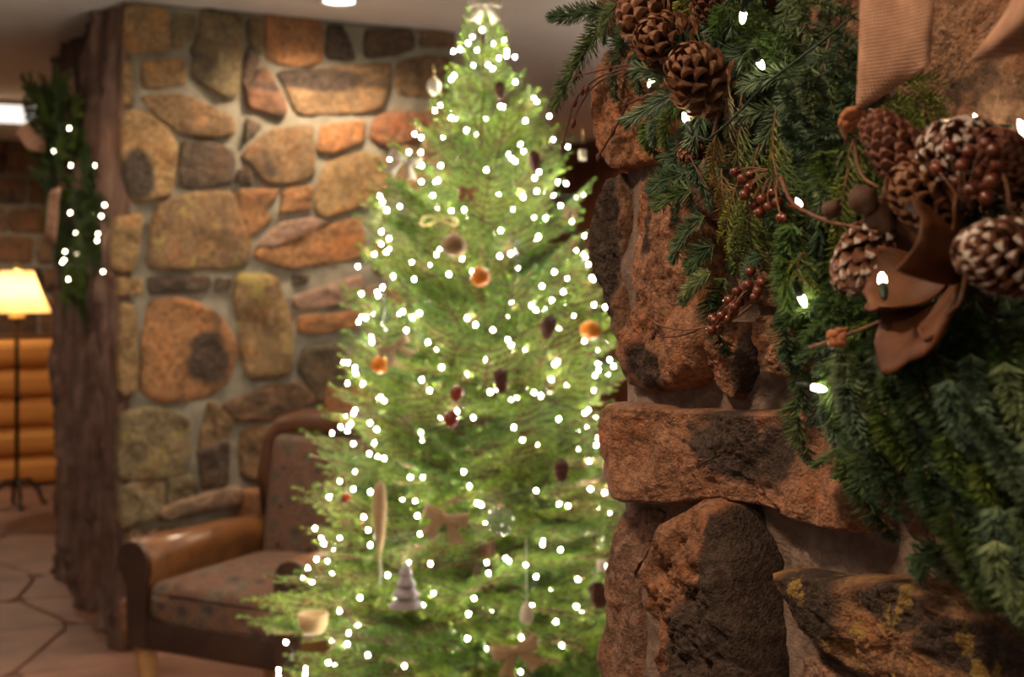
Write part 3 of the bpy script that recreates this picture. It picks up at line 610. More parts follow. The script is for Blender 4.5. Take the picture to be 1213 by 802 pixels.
# ------------------------------------------------------------------ foliage meshes
def needle(V, F, p, d, up, l, w, th, full=True):
    d, s, u = frame_of(d, up); b = len(V)
    if full:
        m = p + d * (l * .72)
        V += [p + s * w * .5, p - s * w * .5, p + u * th, m + s * w * .5, m - s * w * .5, m + u * th, p + d * l]
        F += [(b, b + 3, b + 4, b + 1), (b, b + 2, b + 5, b + 3), (b + 2, b + 1, b + 4, b + 5), (b + 3, b + 6, b + 4), (b + 3, b + 5, b + 6), (b + 5, b + 4, b + 6)]
    else:
        V += [p + s * w * .5, p - s * w * .5, p + u * th, p + d * l]
        F += [(b, b + 3, b + 1), (b, b + 2, b + 3), (b + 2, b + 1, b + 3)]
def brush(V, F, pts, per_m, nl, w, rng, ang=52, flat=.0, full=True, taper=True):
    """needles all round a twig; flat > 0 keeps the underside barer"""
    for i in range(len(pts) - 1):
        a, b = pts[i], pts[i + 1]; L = (b - a).length; d, s, u = frame_of(b - a)
        for _ in range(max(1, int(L * per_m))):
            t = rng.random(); p = a.lerp(b, t); az = rng.uniform(0, 2 * math.pi)
            if flat and math.sin(az) < -.2 and rng.random() < flat: az = -az
            f = (i + t) / (len(pts) - 1); an = R(ang * (1 - .45 * f ** 3) + rng.uniform(-10, 10))
            o = s * math.cos(az) + u * math.sin(az); nd = d * math.cos(an) + o * math.sin(an) + u * .15
            k = 1 - (.35 * f ** 4 if taper else 0); needle(V, F, p, nd, u + Vector((rng.uniform(-.5, .5), rng.uniform(-.5, .5), 0)), nl * k * rng.uniform(.8, 1.1), w, w * .35, full)
    # the bud end
    d = (pts[-1] - pts[-2]).normalized()
    for _ in range(14): needle(V, F, pts[-1] - d * nl * .3, d + Vector((rng.uniform(-.5, .5), rng.uniform(-.5, .5), rng.uniform(-.5, .5))), Vector((0, 0, 1)), nl * .75, w, w * .35, full)
def two_mat(name, V, F, nf, mat_a, mat_b, nv0=0, blk=7):
    m = mesh(name, V, F); m.materials.append(mat_a); m.materials.append(mat_b)
    m.polygons.foreach_set('material_index', [0 if i < nf else 1 for i in range(len(m.polygons))])
    rr = random.Random(1); sh = [.6] * nv0
    while len(sh) < len(V): sh += [rr.random()] * blk
    m.attributes.new('shade', 'FLOAT', 'POINT').data.foreach_set('value', sh[:len(V)]); m.update(); return m
def fir_tip(name, L, sag, mat, seed, nl=.019, per=1900, w=.0013, side=0, lean=0, ang=54):
    rng = random.Random(seed); V, F = [], []; X, Z0 = Vector((0, 1, 0)), Vector((0, 0, 0))
    main = bez(Z0, Vector((lean * L * .3, L * .55, sag * L * .15)), Vector((lean * L, L * math.sqrt(max(.2, 1 - sag * sag)), -sag * L)), 8)
    twigs = [main]
    for k in range(side):
        f = .18 + .55 * k / max(side, 1); p = main[int(f * 8)]; sg = 1 if k % 2 else -1; l = L * rng.uniform(.38, .55) * (1.1 - f * .6)
        e = p + Vector((sg * l * .72, l * .68, -sag * l * .5 + rng.uniform(-.01, .012))); twigs.append(bez(p, p + Vector((sg * l * .45, l * .25, .004)), e, 5))
    for tw in twigs: tube(V, F, tw, lambda t: .0016 * (1 - .5 * t), 5)
    nf = len(F); nv0 = len(V)
    for tw in twigs: brush(V, F, tw, per, nl, w, rng, ang=ang, flat=.45)
    return two_mat(name, V, F, nf, M['twig_green'], mat, nv0, 7)
def cedar_frond(name, L, mat, seed, sag=.25):
    rng = random.Random(seed); V, F = [], []
    main = bez(Vector((0, 0, 0)), Vector((rng.uniform(-.02, .02), L * .5, .01)), Vector((rng.uniform(-.03, .03), L * .95, -sag * L)), 12)
    tube(V, F, main, lambda t: .0017 * (1 - .6 * t), 5); nf = len(F)
    for i in range(1, 13):
        for sg in (-1, 1):
            p = main[i]; d = (main[i] - main[i - 1]).normalized(); l = L * .34 * (1 - .75 * (i / 12) ** 1.5) * rng.uniform(.7, 1.2)
            sd = Vector((sg * .62, .7, rng.uniform(-.25, .2))).normalized(); e = p + (sd + d * .6).normalized() * l; br = bez(p, p + sd * l * .5, e - Vector((0, 0, l * .15)), 5)
            tube(V, F, br, lambda t: .0013 * (1 - .5 * t), 4)
            for k in range(1, 6):
                for s2 in (-1, 1):
                    q = br[k]; dd = (br[k] - br[k - 1]).normalized(); sx = Vector((-dd.y, dd.x, 0)) * s2; l2 = l * .34 * (1 - .1 * k) * rng.uniform(.6, 1.2)
                    e2 = q + (dd * .8 + sx * .55 + Vector((0, 0, rng.uniform(-.25, .2)))).normalized() * l2; tube(V, F, [q, q.lerp(e2, .6), e2], lambda t: .0012 * (1 - .6 * t), 4)
    return two_mat(name, V, F, nf, M['twig'], mat, 60, 12)
def conifer_branch(name, L, nside, seed):
    rng = random.Random(seed); V, F = [], []
    main = bez(Vector((0, 0, 0)), Vector((0, L * .5, -.03 * L)), Vector((rng.uniform(-.04, .04) * L, L, .06 * L)), 8); twigs = [(main, 2)]
    for k in range(nside):
        f = .22 + .70 * k / nside; p = main[0].lerp(main[-1], f); i = min(7, int(f * 8)); p = main[i].lerp(main[i + 1], f * 8 - i)
        for sg in (-1, 1):
            l = L * .46 * (1.08 - f) * rng.uniform(.75, 1.2) + .02; e = p + Vector((sg * l * .68, l * .74, rng.uniform(-.12, .22) * l)); tw = bez(p, p + Vector((sg * l * .42, l * .26, 0)), e, 4); twigs.append((tw, 1))
            if l > .10:
                for s2 in (-1, 1):
                    for fq in (1, 2):
                        q = tw[fq]; l2 = l * .42 * rng.uniform(.7, 1.1) * (1.2 - fq * .2); dd = (tw[fq + 1] - tw[fq]).normalized(); sx = Vector((-dd.y, dd.x, 0)) * s2
                        e2 = q + (dd * .75 + sx * .65 + Vector((0, 0, rng.uniform(-.1, .35)))).normalized() * l2; twigs.append((bez(q, q.lerp(e2, .5), e2, 2), 0))
    for tw, o in twigs: tube(V, F, tw, lambda t: (.0018 + .0016 * o * (1 - t)) * (L / .5 + .3) * .8, 4)
    nf = len(F); nv0 = len(V)
    for tw, o in twigs: brush(V, F, tw, 560, .021, .0026, rng, ang=56, flat=.3, full=False)
    return two_mat(name, V, F, nf, M['twig'], M['needle_tree'], nv0, 4)

# ------------------------------------------------------------------ Christmas tree
TX, TY, TOP = -.072, 3.2, 2.13
PROF = [(0, .62), (.25, .60), (.6, .54), (.85, .45), (1.24, .39), (1.5, .335), (1.72, .27), (1.9, .165), (2.02, .085), (2.13, .02)]
def trad(z):
    for (a, ra), (b, rb) in zip(PROF, PROF[1:]):
        if a <= z <= b: return ra + (rb - ra) * (z - a) / (b - a)
    return .02 if z > 1 else .62
tree = empty('christmas_tree', (TX, TY, 0)); tag(tree, 'tall green fir tree covered in tiny white lights and ornaments', 'tree')
V, F = [], []; tube(V, F, [(0, 0, .0), (.005, 0, .7), (-.004, .003, 1.4), (0, 0, 2.05)], lambda t: .034 * (1 - t) + .006, 10); link('trunk', mesh('trunk', V, F, M['twig'], True), tree)
BR = {'l': [conifer_branch('branch_long', .55, 8, s) for s in (1, 2, 3)], 'm': [conifer_branch('branch_medium', .38, 7, s) for s in (4, 5, 6)], 's': [conifer_branch('branch_short', .20, 5, s) for s in (7, 8)]}
random.seed(12); nbr = 285; az = 0
for k in range(nbr):
    f = (k + .5) / nbr; zt = .22 + (2.08 - .22) * (1 - (1 - f) ** .62) if True else 0
    az += 2.399963 + random.uniform(-.2, .2); r = trad(zt) * random.uniform(.80, 1.14)
    el = R(4 + 46 * max(0, (zt - .5) / 1.6) ** 1.5 + random.uniform(-9, 9)); L = r / math.cos(el); z0 = zt - r * math.tan(el)
    kind = 'l' if L > .42 else 'm' if L > .24 else 's'; base = {'l': .55, 'm': .38, 's': .20}[kind]
    o = link('branch', random.choice(BR[kind]), tree, (0, 0, z0), None, L / base)
    o.rotation_mode = 'QUATERNION'; o.rotation_quaternion = (Matrix.Rotation(az, 3, 'Z') @ Matrix.Rotation(el, 3, 'X') @ Matrix.Rotation(random.uniform(-.5, .5), 3, 'Y')).to_quaternion()
o = link('leader_shoot', BR['s'][0], tree, (0, 0, 1.92)); o.rotation_euler = (R(88), 0, 0)
V, F = [], []; lathe(V, F, [(.22, 0), (.24, .02), (.20, .06), (.06, .09), (.05, .16), (.045, .16)], 24); link('tree_stand', mesh('tree_stand', V, F, M['iron'], True), tree)

# light strings on the tree: eight coils, bulbs as parts
V, F = [], []; ball(V, F, .0031, n=6, m=4, sq=(1, 1, 1.25)); bulb_me = mesh('bulb', V, F, M['bulb_tree'], True)
random.seed(77)
ORD = ['topmost', 'second', 'third', 'fourth', 'fifth', 'sixth', 'seventh', 'lowest']
edges = [2.08, 1.74, 1.50, 1.28, 1.08, .88, .68, .47, .24]
cnt = [44, 74, 84, 92, 98, 102, 104, 90]
for si in range(8):
    z1, z0, n = edges[si], edges[si + 1], cnt[si]
    w = 'around the tip of the tree' if si == 0 else 'around the foot of the tree' if si == 7 else 'around the tree'
    t = empty('light_string', (TX, TY, z0)); tag(t, 'string of tiny white lights %s, %s of its eight coils%s' % (w, ORD[si], ' from the top' if 0 < si < 7 else ''), 'lights', 'light strings on the tree')
    pts = []; turns = 4
    for k in range(n):
        f = k / (n - 1); zz = z1 + (z0 - z1) * f + random.uniform(-.035, .035); a = si * 1.3 + f * turns * 2 * math.pi + random.uniform(-.09, .09); r = trad(zz) * (random.uniform(.40, .80) if random.random() < .5 else random.uniform(.78, .93))
        p = Vector((r * math.cos(a), r * math.sin(a), zz - z0)); pts.append(p); link('bulb', bulb_me, t, p)
    V, F = [], []
    for a, b in zip(pts, pts[1:]):
        m_ = (a + b) / 2; m_.x *= .9; m_.y *= .9; tube(V, F, bez(a, m_ * 1.0, b, 3), .0012, 3, False)
    link('wire', mesh('wire', V, F, M['wire_green']), t)

# ornaments: each hangs at the tree's face where the photograph shows it
def tree_pt(px, py, k=1.0, y0=None):
    """first point of the tree's foliage cone along the ray of a pixel"""
    d = ray(px, py)
    for i in range(400):
        y = 2.4 + i * .004; p = CAM + d * y
        if math.hypot(p.x - TX, p.y - TY) < trad(p.z) * k: return p
    return CAM + d * TY
def hang(name, label, px, py, top, k=1.0, cat='ornament', group=None):
    p = tree_pt(px, py, k); t = empty(name, p); t.rotation_euler = (0, 0, random.uniform(-.5, .5)); tag(t, label, cat, group)
    V, F = [], []; tube(V, F, [(0, 0, top), (.002, .004, top + .02), (0, .012, top + .035)], .0008, 4); link('hanger', mesh('hanger', V, F, M['metal_gold']), t); return t
def bauble(name, label, px, py, rpx, mat, sq=(1, 1, 1), group=None, cap=True):
    p = tree_pt(px, py, 1.02); r = rpx / FPX * p.y; t = hang(name, label, px, py, r * sq[2], 1.02, 'bauble', group)
    V, F = [], []; ball(V, F, r, n=24, m=16, sq=sq); link('ball', mesh('ball', V, F, mat, True), t)
    if cap:
        V, F = [], []; lathe(V, F, [(r * .28, r * sq[2] * .93), (r * .28, r * sq[2] * 1.1), (r * .1, r * sq[2] * 1.16)], 14); link('cap', mesh('cap', V, F, M['metal_gold'], True), t)
    return t
random.seed(5)
G = 'orange baubles on the tree'
bauble('bauble', 'glowing orange bauble upper middle of the tree below the tan one', 569, 328, 12, M['orange'], group=G)
bauble('bauble', 'orange bauble on the right of the tree by the stone wall', 699, 391, 12.5, M['orange'], (1, 1, .92), G)
bauble('bauble', 'orange bauble on the left of the tree beside a burlap bow', 450, 432, 11, M['orange'], group=G)
bauble('bauble', 'round tan brown bauble just above the upper orange one', 538, 291, 15, M['brown_ball'], (1, 1, .92))
bauble('bauble', 'small cream pear shaped bauble at the upper left tree edge', 514, 103, 8.5, M['white_fab'], (1, 1, 1.25))
bauble('glass_bauble', 'clear glass bauble in the lower middle of the tree', 593, 617, 17, M['glass'])
bauble('bauble', 'dark red gloss bauble, upper of two hanging together mid tree', 541, 466, 8, M['red_dark'], (1, 1, 1.2))
bauble('bauble', 'dark red gloss bauble, lower of two hanging together mid tree', 535, 496, 8.5, M['red_dark'], (1, 1, 1.3))
bauble('bauble', 'tiny dark bauble on the left tree edge above the chair', 410, 590, 6, M['red_dark'])

def bow(name, label, px, py, size, mat, k=1.02, rot=0, parent_group=None):
    p = tree_pt(px, py, k); s = size / FPX * p.y; t = empty(name, p); tag(t, label, 'bow', parent_group); t.rotation_euler = (0, rot, random.uniform(-.3, .3))
    for sg in (-1, 1):
        V, F = [], []; n = 12; rows = 5                                # loop: a band folded back on itself
        for i in range(n + 1):
            a = i / n * 2 * math.pi; x = sg * s * .5 * (1 - math.cos(a)) / 2 * 1.3; y = -.012 + .35 * s * math.sin(a) * .5
            for j in range(rows):
                w = s * .42 * (.35 + .65 * (1 - math.cos(a)) / 2); V.append((x, y, (j / (rows - 1) - .5) * w + sg * .1 * x))
        for i in range(n):
            for j in range(rows - 1): q = i * rows + j; F.append((q, q + 1, q + rows + 1, q + rows))
        o = link('loop', mesh('loop', V, F, mat, True), t); o.modifiers.new('thick', 'SOLIDIFY').thickness = .0012
        V, F = [], []
        for i in range(7):
            f = i / 6; cx = sg * s * (.05 + .42 * f); cz = -s * .62 * f
            for j in range(3): V.append((cx + (j - 1) * s * .16 * (.4 + f), -.01 - .02 * math.sin(f * 5) * s * 3, cz + (j - 1) * sg * s * .05 - (s * .10 if (i == 6 and j != 1) else 0)))
        for i in range(6):
            for j in range(2): q = i * 3 + j; F.append((q, q + 1, q + 4, q + 3))
        o = link('tail', mesh('tail', V, F, mat, True), t); o.modifiers.new('thick', 'SOLIDIFY').thickness = .0012
    V, F = [], []; ball(V, F, s * .13, (0, -.014, 0), 10, 8, (1, .8, 1.1)); link('knot', mesh('knot', V, F, mat, True), t); return t
GB = 'burlap bows on the tree'
bow('burlap_bow', 'cream burlap bow at the upper left edge of the tree', 480, 190, 30, M['white_fab'], .98, .3, GB)
bow('burlap_bow', 'tan burlap bow beside the left orange bauble', 466, 410, 30, M['burlap_tree'], 1.0, -.5, GB)
bow('burlap_bow', 'large tan burlap bow left of the clear glass bauble', 530, 612, 42, M['burlap_tree'], 1.03, .2, GB)
bow('burlap_bow', 'tan burlap bow at the bottom of the tree', 610, 768, 42, M['burlap_tree'], 1.03, -.3, GB)
bow('burlap_bow', 'small reddish burlap bow in the upper middle of the tree', 555, 226, 16, M['leaf_red'], 1.0, .1, GB)
bow('burlap_bow', 'small tan burlap bow at the right tree edge below the top', 676, 248, 16, M['burlap_tree'], 1.0, .1, GB)
bow('tree_topper', 'pale peach fabric topper at the very top of the tree', 575, 6, 30, M['white_fab'], 1.5, 0)
# long felt drop
t = hang('felt_icicle', 'long tan pointed felt ornament on the lower left of the tree', 450, 575, .01, 1.03)
V, F = [], []; lathe(V, F, [(.002, .01), (.012, 0), (.016, -.05), (.011, -.11), (.001, -.165)], 12); link('felt_body', mesh('felt_body', V, F, M['burlap_tree'], True), t)
V, F = [], []; tube(V, F, [(0, 0, -.16), (.003, 0, -.19), (0, 0, -.215)], .002, 5); link('tassel', mesh('tassel', V, F, M['frost']), t)
# tiered little tree
t = hang('tiered_ornament', 'grey tiered tree shaped ornament low on the tree', 481, 673, .012, 1.05)
for k in range(4):
    V, F = [], []; r = .014 + .008 * k; lathe(V, F, [(r * .35, 0), (r, -.022), (r * .95, -.026), (r * .3, -.024)], 16); link('tier', mesh('tier', V, F, M['grey_metal'], True), t, (0, 0, .01 - k * .022))
# tan cup
t = hang('cup_ornament', 'small tan cup ornament near the chair arm', 371, 735, .03, 1.0)
V, F = [], []; lathe(V, F, [(.001, -.027), (.022, -.027), (.031, -.01), (.033, .016), (.030, .016), (.027, -.008), (.001, -.020)], 20); link('cup', mesh('cup', V, F, M['ceramic_tan'], True), t)
V, F = [], []; tube(V, F, [(-.03, 0, .014), (-.02, 0, .035), (0, 0, .045), (.02, 0, .035), (.03, 0, .014)], .0015, 5); link('handle', mesh('handle', V, F, M['metal_gold']), t)
# cream drop on a thread
t = hang('drop_ornament', 'cream drop ornament on a long white thread, low on the tree', 624, 724, .02, 1.04)
V, F = [], []; lathe(V, F, [(.001, -.03), (.012, -.022), (.016, -.008), (.009, .012), (.002, .022)], 14); link('drop', mesh('drop', V, F, M['white_fab'], True), t)
V, F = [], []; tube(V, F, [(0, 0, .02), (0, .004, .15)], .0014, 4); link('thread', mesh('thread', V, F, M['thread']), t)
# gold ring and silver garland drop
t = hang('ring_ornament', 'thin gold ring ornament above the tan bauble', 520, 262, .012, 1.0)
V, F = [], []; tube(V, F, [(.042 * math.cos(a), .042 * math.sin(a), .010 * math.sin(a * 2)) for a in [2 * math.pi * k / 20 for k in range(21)]], .0022, 6, False); link('ring', mesh('ring', V, F, M['metal_gold'], True), t)
for px, py, lab in ((612, 300, 'pale icicle drop in the upper middle of the tree'), (455, 365, 'pale icicle drop at the left edge of the tree')):
    t = hang('icicle', lab, px, py - 15, .005, 1.03)
    V, F = [], []; lathe(V, F, [(.001, .005)] + [(.006 * (1 - k / 9) + (.003 if k % 2 else 0), -.011 * k) for k in range(9)] + [(.0005, -.105)], 8); link('icicle_body', mesh('icicle_body', V, F, M['glass'], True), t)
# white paper tags at the right edge
for px, py, lab in ((712, 672, 'white card ornament at the lower right of the tree'), (690, 186, 'white card ornament at the upper right of the tree')):
    t = hang('card_ornament', lab, px, py - 10, .012, 1.04); link('card', rbox('card', (.020, .004, .026), .0015, M['white_fab'], 1), t, (0, 0, -.015))

# ------------------------------------------------------------------ pine cones
def cone_mesh(name, r, h, nsc, mat, seed, openness=1.0, flare=1.0):
    rng = random.Random(seed); V, F, T = [], [], []
    for k in range(nsc):
        f = (k + .5) / nsc; a = k * 2.399963 + rng.uniform(-.1, .1); z = h * (f - .5) * .86
        env = math.sin(math.pi * min(1, (.14 + .80 * f)) ** .9) ** .6 if f < .97 else .25
        ll = r * (.40 + .62 * env); up = R(-25 + 95 * f ** 1.1) if openness else R(55 + 25 * f); up = up * openness + R(60) * (1 - openness)
        ra = Vector((math.cos(a), math.sin(a), 0)); tg = Vector((-math.sin(a), math.cos(a), 0)); d = ra * math.cos(up) + Vector((0, 0, 1)) * math.sin(up); u = -ra * math.sin(up) + Vector((0, 0, 1)) * math.cos(up)
        wd = r * .25 * (.6 + .5 * env) * flare; th = r * .045; p0 = ra * r * .10 + Vector((0, 0, z)); b = len(V)
        for layer in (1, -1):
            for (l, w, lift) in ((.0, .35, 0), (.45, .72, -.03), (.84, 1.0, .03), (1.0, .62, .15)):
                for x in (-1, 0, 1):
                    V.append(p0 + d * ll * (l + (.04 if x == 0 else 0)) + tg * wd * w * x + u * (th * layer + lift * ll - .05 * r * abs(x) * w + (.10 * r * (l > .8) if layer > 0 and x == 0 else 0))); T.append(l)
        for i in range(3):
            for j in range(2):
                q = b + i * 3 + j; F.append((q, q + 1, q + 4, q + 3)); q += 12; F.append((q, q + 3, q + 4, q + 1))
        for i in range(3):
            q = b + i * 3; F.append((q, q + 3, q + 15, q + 12)); q += 2; F.append((q, q + 12, q + 15, q + 3))
        for j in range(2): q = b + 9 + j; F.append((q, q + 1, q + 13, q + 12))
    b = len(V); lathe(V, F, [(r * .05, -h * .5), (r * .22, -h * .3), (r * .24, 0), (r * .15, h * .3), (r * .02, h * .46)], 8); T += [0.0] * (len(V) - b)
    m = mesh(name, V, F, mat); at_ = m.attributes.new('tip', 'FLOAT', 'POINT'); at_.data.foreach_set('value', T); return m
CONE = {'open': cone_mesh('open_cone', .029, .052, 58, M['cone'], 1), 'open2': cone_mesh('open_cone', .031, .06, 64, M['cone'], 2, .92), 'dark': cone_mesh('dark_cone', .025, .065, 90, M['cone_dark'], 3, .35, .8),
        'frost': cone_mesh('frosted_cone', .028, .06, 70, M['cone_frost'], 4, .6, .85), 'frost2': cone_mesh('frosted_cone', .034, .065, 80, M['cone_frost'], 5, .8, .85)}
random.seed(31)
for px, py, sc, lab in ((592, 105, .6, 'small brown pine cone near the top of the tree'), (633, 188, .65, 'dark pine cone in the upper right of the tree'), (593, 448, .75, 'dark pine cone in the middle of the tree'), (650, 385, .75, 'dark pine cone right of the middle of the tree, left of an orange bauble'), (665, 555, .7, 'dark pine cone in the lower right of the tree'), (708, 702, .9, 'brown pine cone at the lower right edge beside the stone wall')):
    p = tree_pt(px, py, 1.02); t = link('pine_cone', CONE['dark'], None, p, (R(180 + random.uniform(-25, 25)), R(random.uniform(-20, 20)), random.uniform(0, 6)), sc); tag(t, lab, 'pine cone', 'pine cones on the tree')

# ------------------------------------------------------------------ the near wreath (parts in the near wall's frame)
wreath = empty('wreath'); wreath.matrix_world = FR; tag(wreath, 'large wreath of fir, cedar, pine cones and berries on the near stone wall', 'wreath')
TIP = [fir_tip('fir_tip', .115, .15, M['needle_near'], 1), fir_tip('fir_tip', .12, .32, M['needle_near'], 2, lean=.15), fir_tip('fir_tip', .105, .12, M['needle_blue'], 3, nl=.017, lean=-.1, per=3300, w=.0014, ang=40), fir_tip('fir_tip', .12, .25, M['needle_fresh'], 4, per=2800, ang=44)]
FAN = [fir_tip('fir_fan', .15, .18, M['needle_near'], 5, side=4), fir_tip('fir_fan', .16, .25, M['needle_near'], 6, side=5, lean=.1), fir_tip('fir_fan', .14, .15, M['needle_blue'], 7, nl=.017, side=4), fir_tip('fir_fan', .15, .22, M['needle_fresh'], 8, side=4)]
SPARSE = fir_tip('fir_spray', .12, .08, M['needle_near'], 9, nl=.020, per=2900, w=.0014, ang=60)
CED = [cedar_frond('cedar_frond', .15, M['cedar'], 1), cedar_frond('cedar_frond', .17, M['cedar'], 2, .35), cedar_frond('cedar_frond', .14, M['cedar_dry'], 3, .3)]
LEN = {}
for m_ in TIP + FAN + [SPARSE] + CED: LEN[m_.name] = max(v.co.y for v in m_.vertices)
def along(name, me, a, b, parent, roll=0, up=Vector((0, -1, 0)), wid=None):
    """lay a sprig from a to b in the wreath's frame; its upper side faces out of the wall"""
    d = b - a; L = d.length; y = d.normalized(); x = y.cross(up); x = x.normalized() if x.length > 1e-4 else Vector((1, 0, 0)); z = x.cross(y)
    m = Matrix((x, y, z)).transposed() @ Matrix.Rotation(roll, 3, 'Y'); k = L / LEN[me.name]; kk = min(max(k, .75), 1.25) if wid is None else wid
    o = link(name, me, parent, a, None, (kk, k, kk)); o.rotation_mode = 'QUATERNION'; o.rotation_quaternion = m.to_quaternion(); return o
def wp(px, py, out): return on(FR, px, py, out)
random.seed(3)
# under layer: sprigs all round the ring, hanging outward and down
WC = Vector((.66, 0, 1.80))
def ring_fill(parent, n, rin, rout, out0, out1, seed, meshes, lo=0, hi=2 * math.pi, ln=(.12, .19)):
    rng = random.Random(seed)
    for k in range(n):
        a = lo + (hi - lo) * (k + rng.random()) / n; r = rng.uniform(rin, rout); p = WC + Vector((r * math.cos(a), -rng.uniform(out0, out1), r * math.sin(a)))
        d = Vector((math.cos(a) * .85, rng.uniform(-.42, -.02), math.sin(a) * .85 - .5)) + Vector((-math.sin(a), 0, math.cos(a))) * rng.uniform(-.5, .5)
        me = rng.choice(meshes); along('cedar_sprig' if me in CED else 'fir_sprig', me, p, p + d.normalized() * rng.uniform(*ln), parent, rng.uniform(-.6, .6))
ring_fill(wreath, 70, .27, .40, .015, .05, 1, FAN[:3]); ring_fill(wreath, 50, .25, .34, .05, .09, 2, FAN[:3] + TIP[:2] + CED[:1])
# sprigs the photograph shows one by one: mesh, from, to (pixels), out at start and end
T0, T1, T2, T3 = TIP; F0, F1, F2, F3 = FAN; C0, C1, C2 = CED
SPR = [
    (SPARSE, 720, 12, 641, 21, .05, .06), (SPARSE, 718, 22, 645, 136, .05, .07), (T0, 760, 10, 718, 60, .05, .06), (T0, 745, 30, 712, 122, .04, .05), (F2, 790, -40, 740, 60, .05, .06), (T1, 765, 60, 742, 130, .05, .05),
    (F0, 800, -30, 770, 70, .07, .08), (T2, 730, 5, 700, 40, .06, .07), (F3, 880, -20, 828, 60, .08, .10), (T3, 862, 10, 830, 50, .10, .11), (F0, 900, 0, 868, 90, .08, .1), (F3, 920, 30, 905, 100, .09, .1), (F2, 940, -30, 960, 70, .08, .1), (F2, 985, 0, 975, 100, .07, .09),
    (F2, 1000, 40, 965, 130, .08, .1), (F0, 1010, 60, 990, 160, .07, .1), (T2, 960, 80, 945, 150, .1, .11), (F1, 840, 60, 800, 150, .06, .08), (T3, 800, 125, 768, 195, .09, .10), (T2, 785, 130, 758, 165, .08, .08), (T3, 775, 150, 752, 185, .07, .07), (F2, 815, 150, 775, 225, .08, .09),
    (T0, 810, 205, 752, 228, .09, .09), (T0, 820, 225, 756, 244, .09, .09), (F2, 830, 190, 785, 265, .08, .09), (T0, 834, 256, 779, 312, .09, .09), (T0, 845, 290, 800, 330, .08, .08), (T2, 842, 322, 790, 352, .09, .09), (T0, 840, 350, 848, 424, .08, .08), (T1, 860, 330, 838, 390, .07, .08), (T2, 905, 300, 870, 330, .09, .09),
    (F2, 930, 100, 950, 190, .09, .11), (F2, 955, 130, 975, 220, .09, .11), (T2, 935, 150, 955, 205, .11, .12), (F0, 985, 140, 970, 230, .09, .11), (F2, 960, 190, 990, 260, .1, .11), (T3, 975, 180, 985, 235, .12, .12),
    (T3, 940, 265, 915, 360, .12, .13), (T3, 935, 300, 918, 400, .12, .13), (F3, 950, 270, 930, 400, .11, .12), (T0, 930, 370, 928, 445, .11, .11), (T0, 958, 330, 940, 420, .10, .11), (T0, 945, 400, 941, 490, .09, .10), (T0, 945, 470, 944, 555, .09, .09), (T2, 930, 400, 950, 470, .08, .08),
    (T3, 965, 340, 955, 400, .09, .10), (F3, 985, 330, 975, 430, .11, .12), (F0, 1000, 380, 985, 480, .11, .12), (T3, 995, 420, 972, 540, .11, .11), (T2, 985, 470, 982, 552, .1, .1), (T3, 996, 480, 1047, 545, .13, .14), (F3, 1010, 400, 1030, 500, .12, .13), (F2, 1030, 400, 1075, 470, .13, .14), (T2, 1050, 420, 1070, 480, .14, .14),
    (F0, 1010, 510, 1010, 600, .10, .10), (T0, 1020, 560, 1038, 648, .10, .10), (T3, 1000, 540, 1015, 610, .1, .1), (F2, 1060, 470, 1065, 560, .12, .13), (F0, 1075, 500, 1085, 600, .11, .12), (T0, 1080, 560, 1105, 640, .11, .12), (T2, 1110, 520, 1115, 590, .12, .13), (F2, 1110, 420, 1125, 530, .14, .15), (T2, 1125, 450, 1126, 552, .16, .16),
    (F0, 1150, 420, 1160, 540, .14, .15), (T2, 1152, 485, 1186, 562, .16, .17), (T2, 1180, 520, 1206, 620, .16, .17), (F2, 1190, 430, 1210, 560, .15, .16), (T2, 1100, 560, 1130, 625, .14, .14), (T2, 1130, 580, 1145, 640, .14, .15), (F0, 1140, 590, 1150, 690, .13, .13), (T0, 1105, 640, 1128, 705, .12, .12), (T0, 1115, 650, 1065, 680, .11, .11),
    (T2, 1180, 600, 1178, 690, .15, .15), (T2, 1178, 640, 1200, 765, .16, .16), (F0, 1200, 600, 1215, 720, .14, .15), (T2, 1160, 640, 1185, 720, .14, .14), (F0, 1060, 410, 1110, 500, .13, .14), (F3, 1080, 440, 1120, 520, .12, .14), (F0, 1220, 520, 1235, 660, .15, .15), (F0, 1240, 620, 1250, 760, .15, .15), (F2, 1180, 380, 1200, 480, .12, .13), (F0, 1150, 360, 1140, 450, .11, .12),
    (F0, 1100, 380, 1090, 470, .11, .12), (F0, 1030, 330, 1010, 420, .10, .11), (F3, 1040, 360, 1045, 440, .12, .13), (F0, 870, 100, 850, 180, .06, .08), (F0, 900, 150, 880, 240, .06, .07), (F0, 920, 230, 900, 320, .06, .07), (F0, 830, 100, 810, 180, .06, .07),
    # cedar
    (C0, 880, 140, 862, 250, .10, .10), (C1, 900, 170, 895, 300, .10, .11), (C2, 865, 90, 845, 200, .11, .10), (C2, 880, 110, 850, 230, .10, .10), (C2, 850, 150, 830, 250, .09, .09), (C0, 875, 215, 838, 318, .10, .10), (C0, 885, 230, 862, 340, .10, .10), (C1, 900, 220, 888, 335, .11, .11), (C0, 920, 130, 905, 260, .11, .11), (C0, 915, 180, 925, 290, .12, .12),
    (C0, 1030, 130, 1100, 175, .12, .12), (C0, 1025, 150, 1050, 250, .12, .13), (C1, 1015, 160, 1000, 270, .12, .13), (C0, 1040, 160, 1070, 240, .13, .13), (C0, 1005, 200, 975, 300, .13, .13), (C0, 1060, 100, 1110, 150, .09, .1), (C2, 1075, 120, 1105, 160, .08, .08), (C2, 855, 200, 852, 300, .10, .10), (C1, 950, 300, 955, 385, .13, .12)]
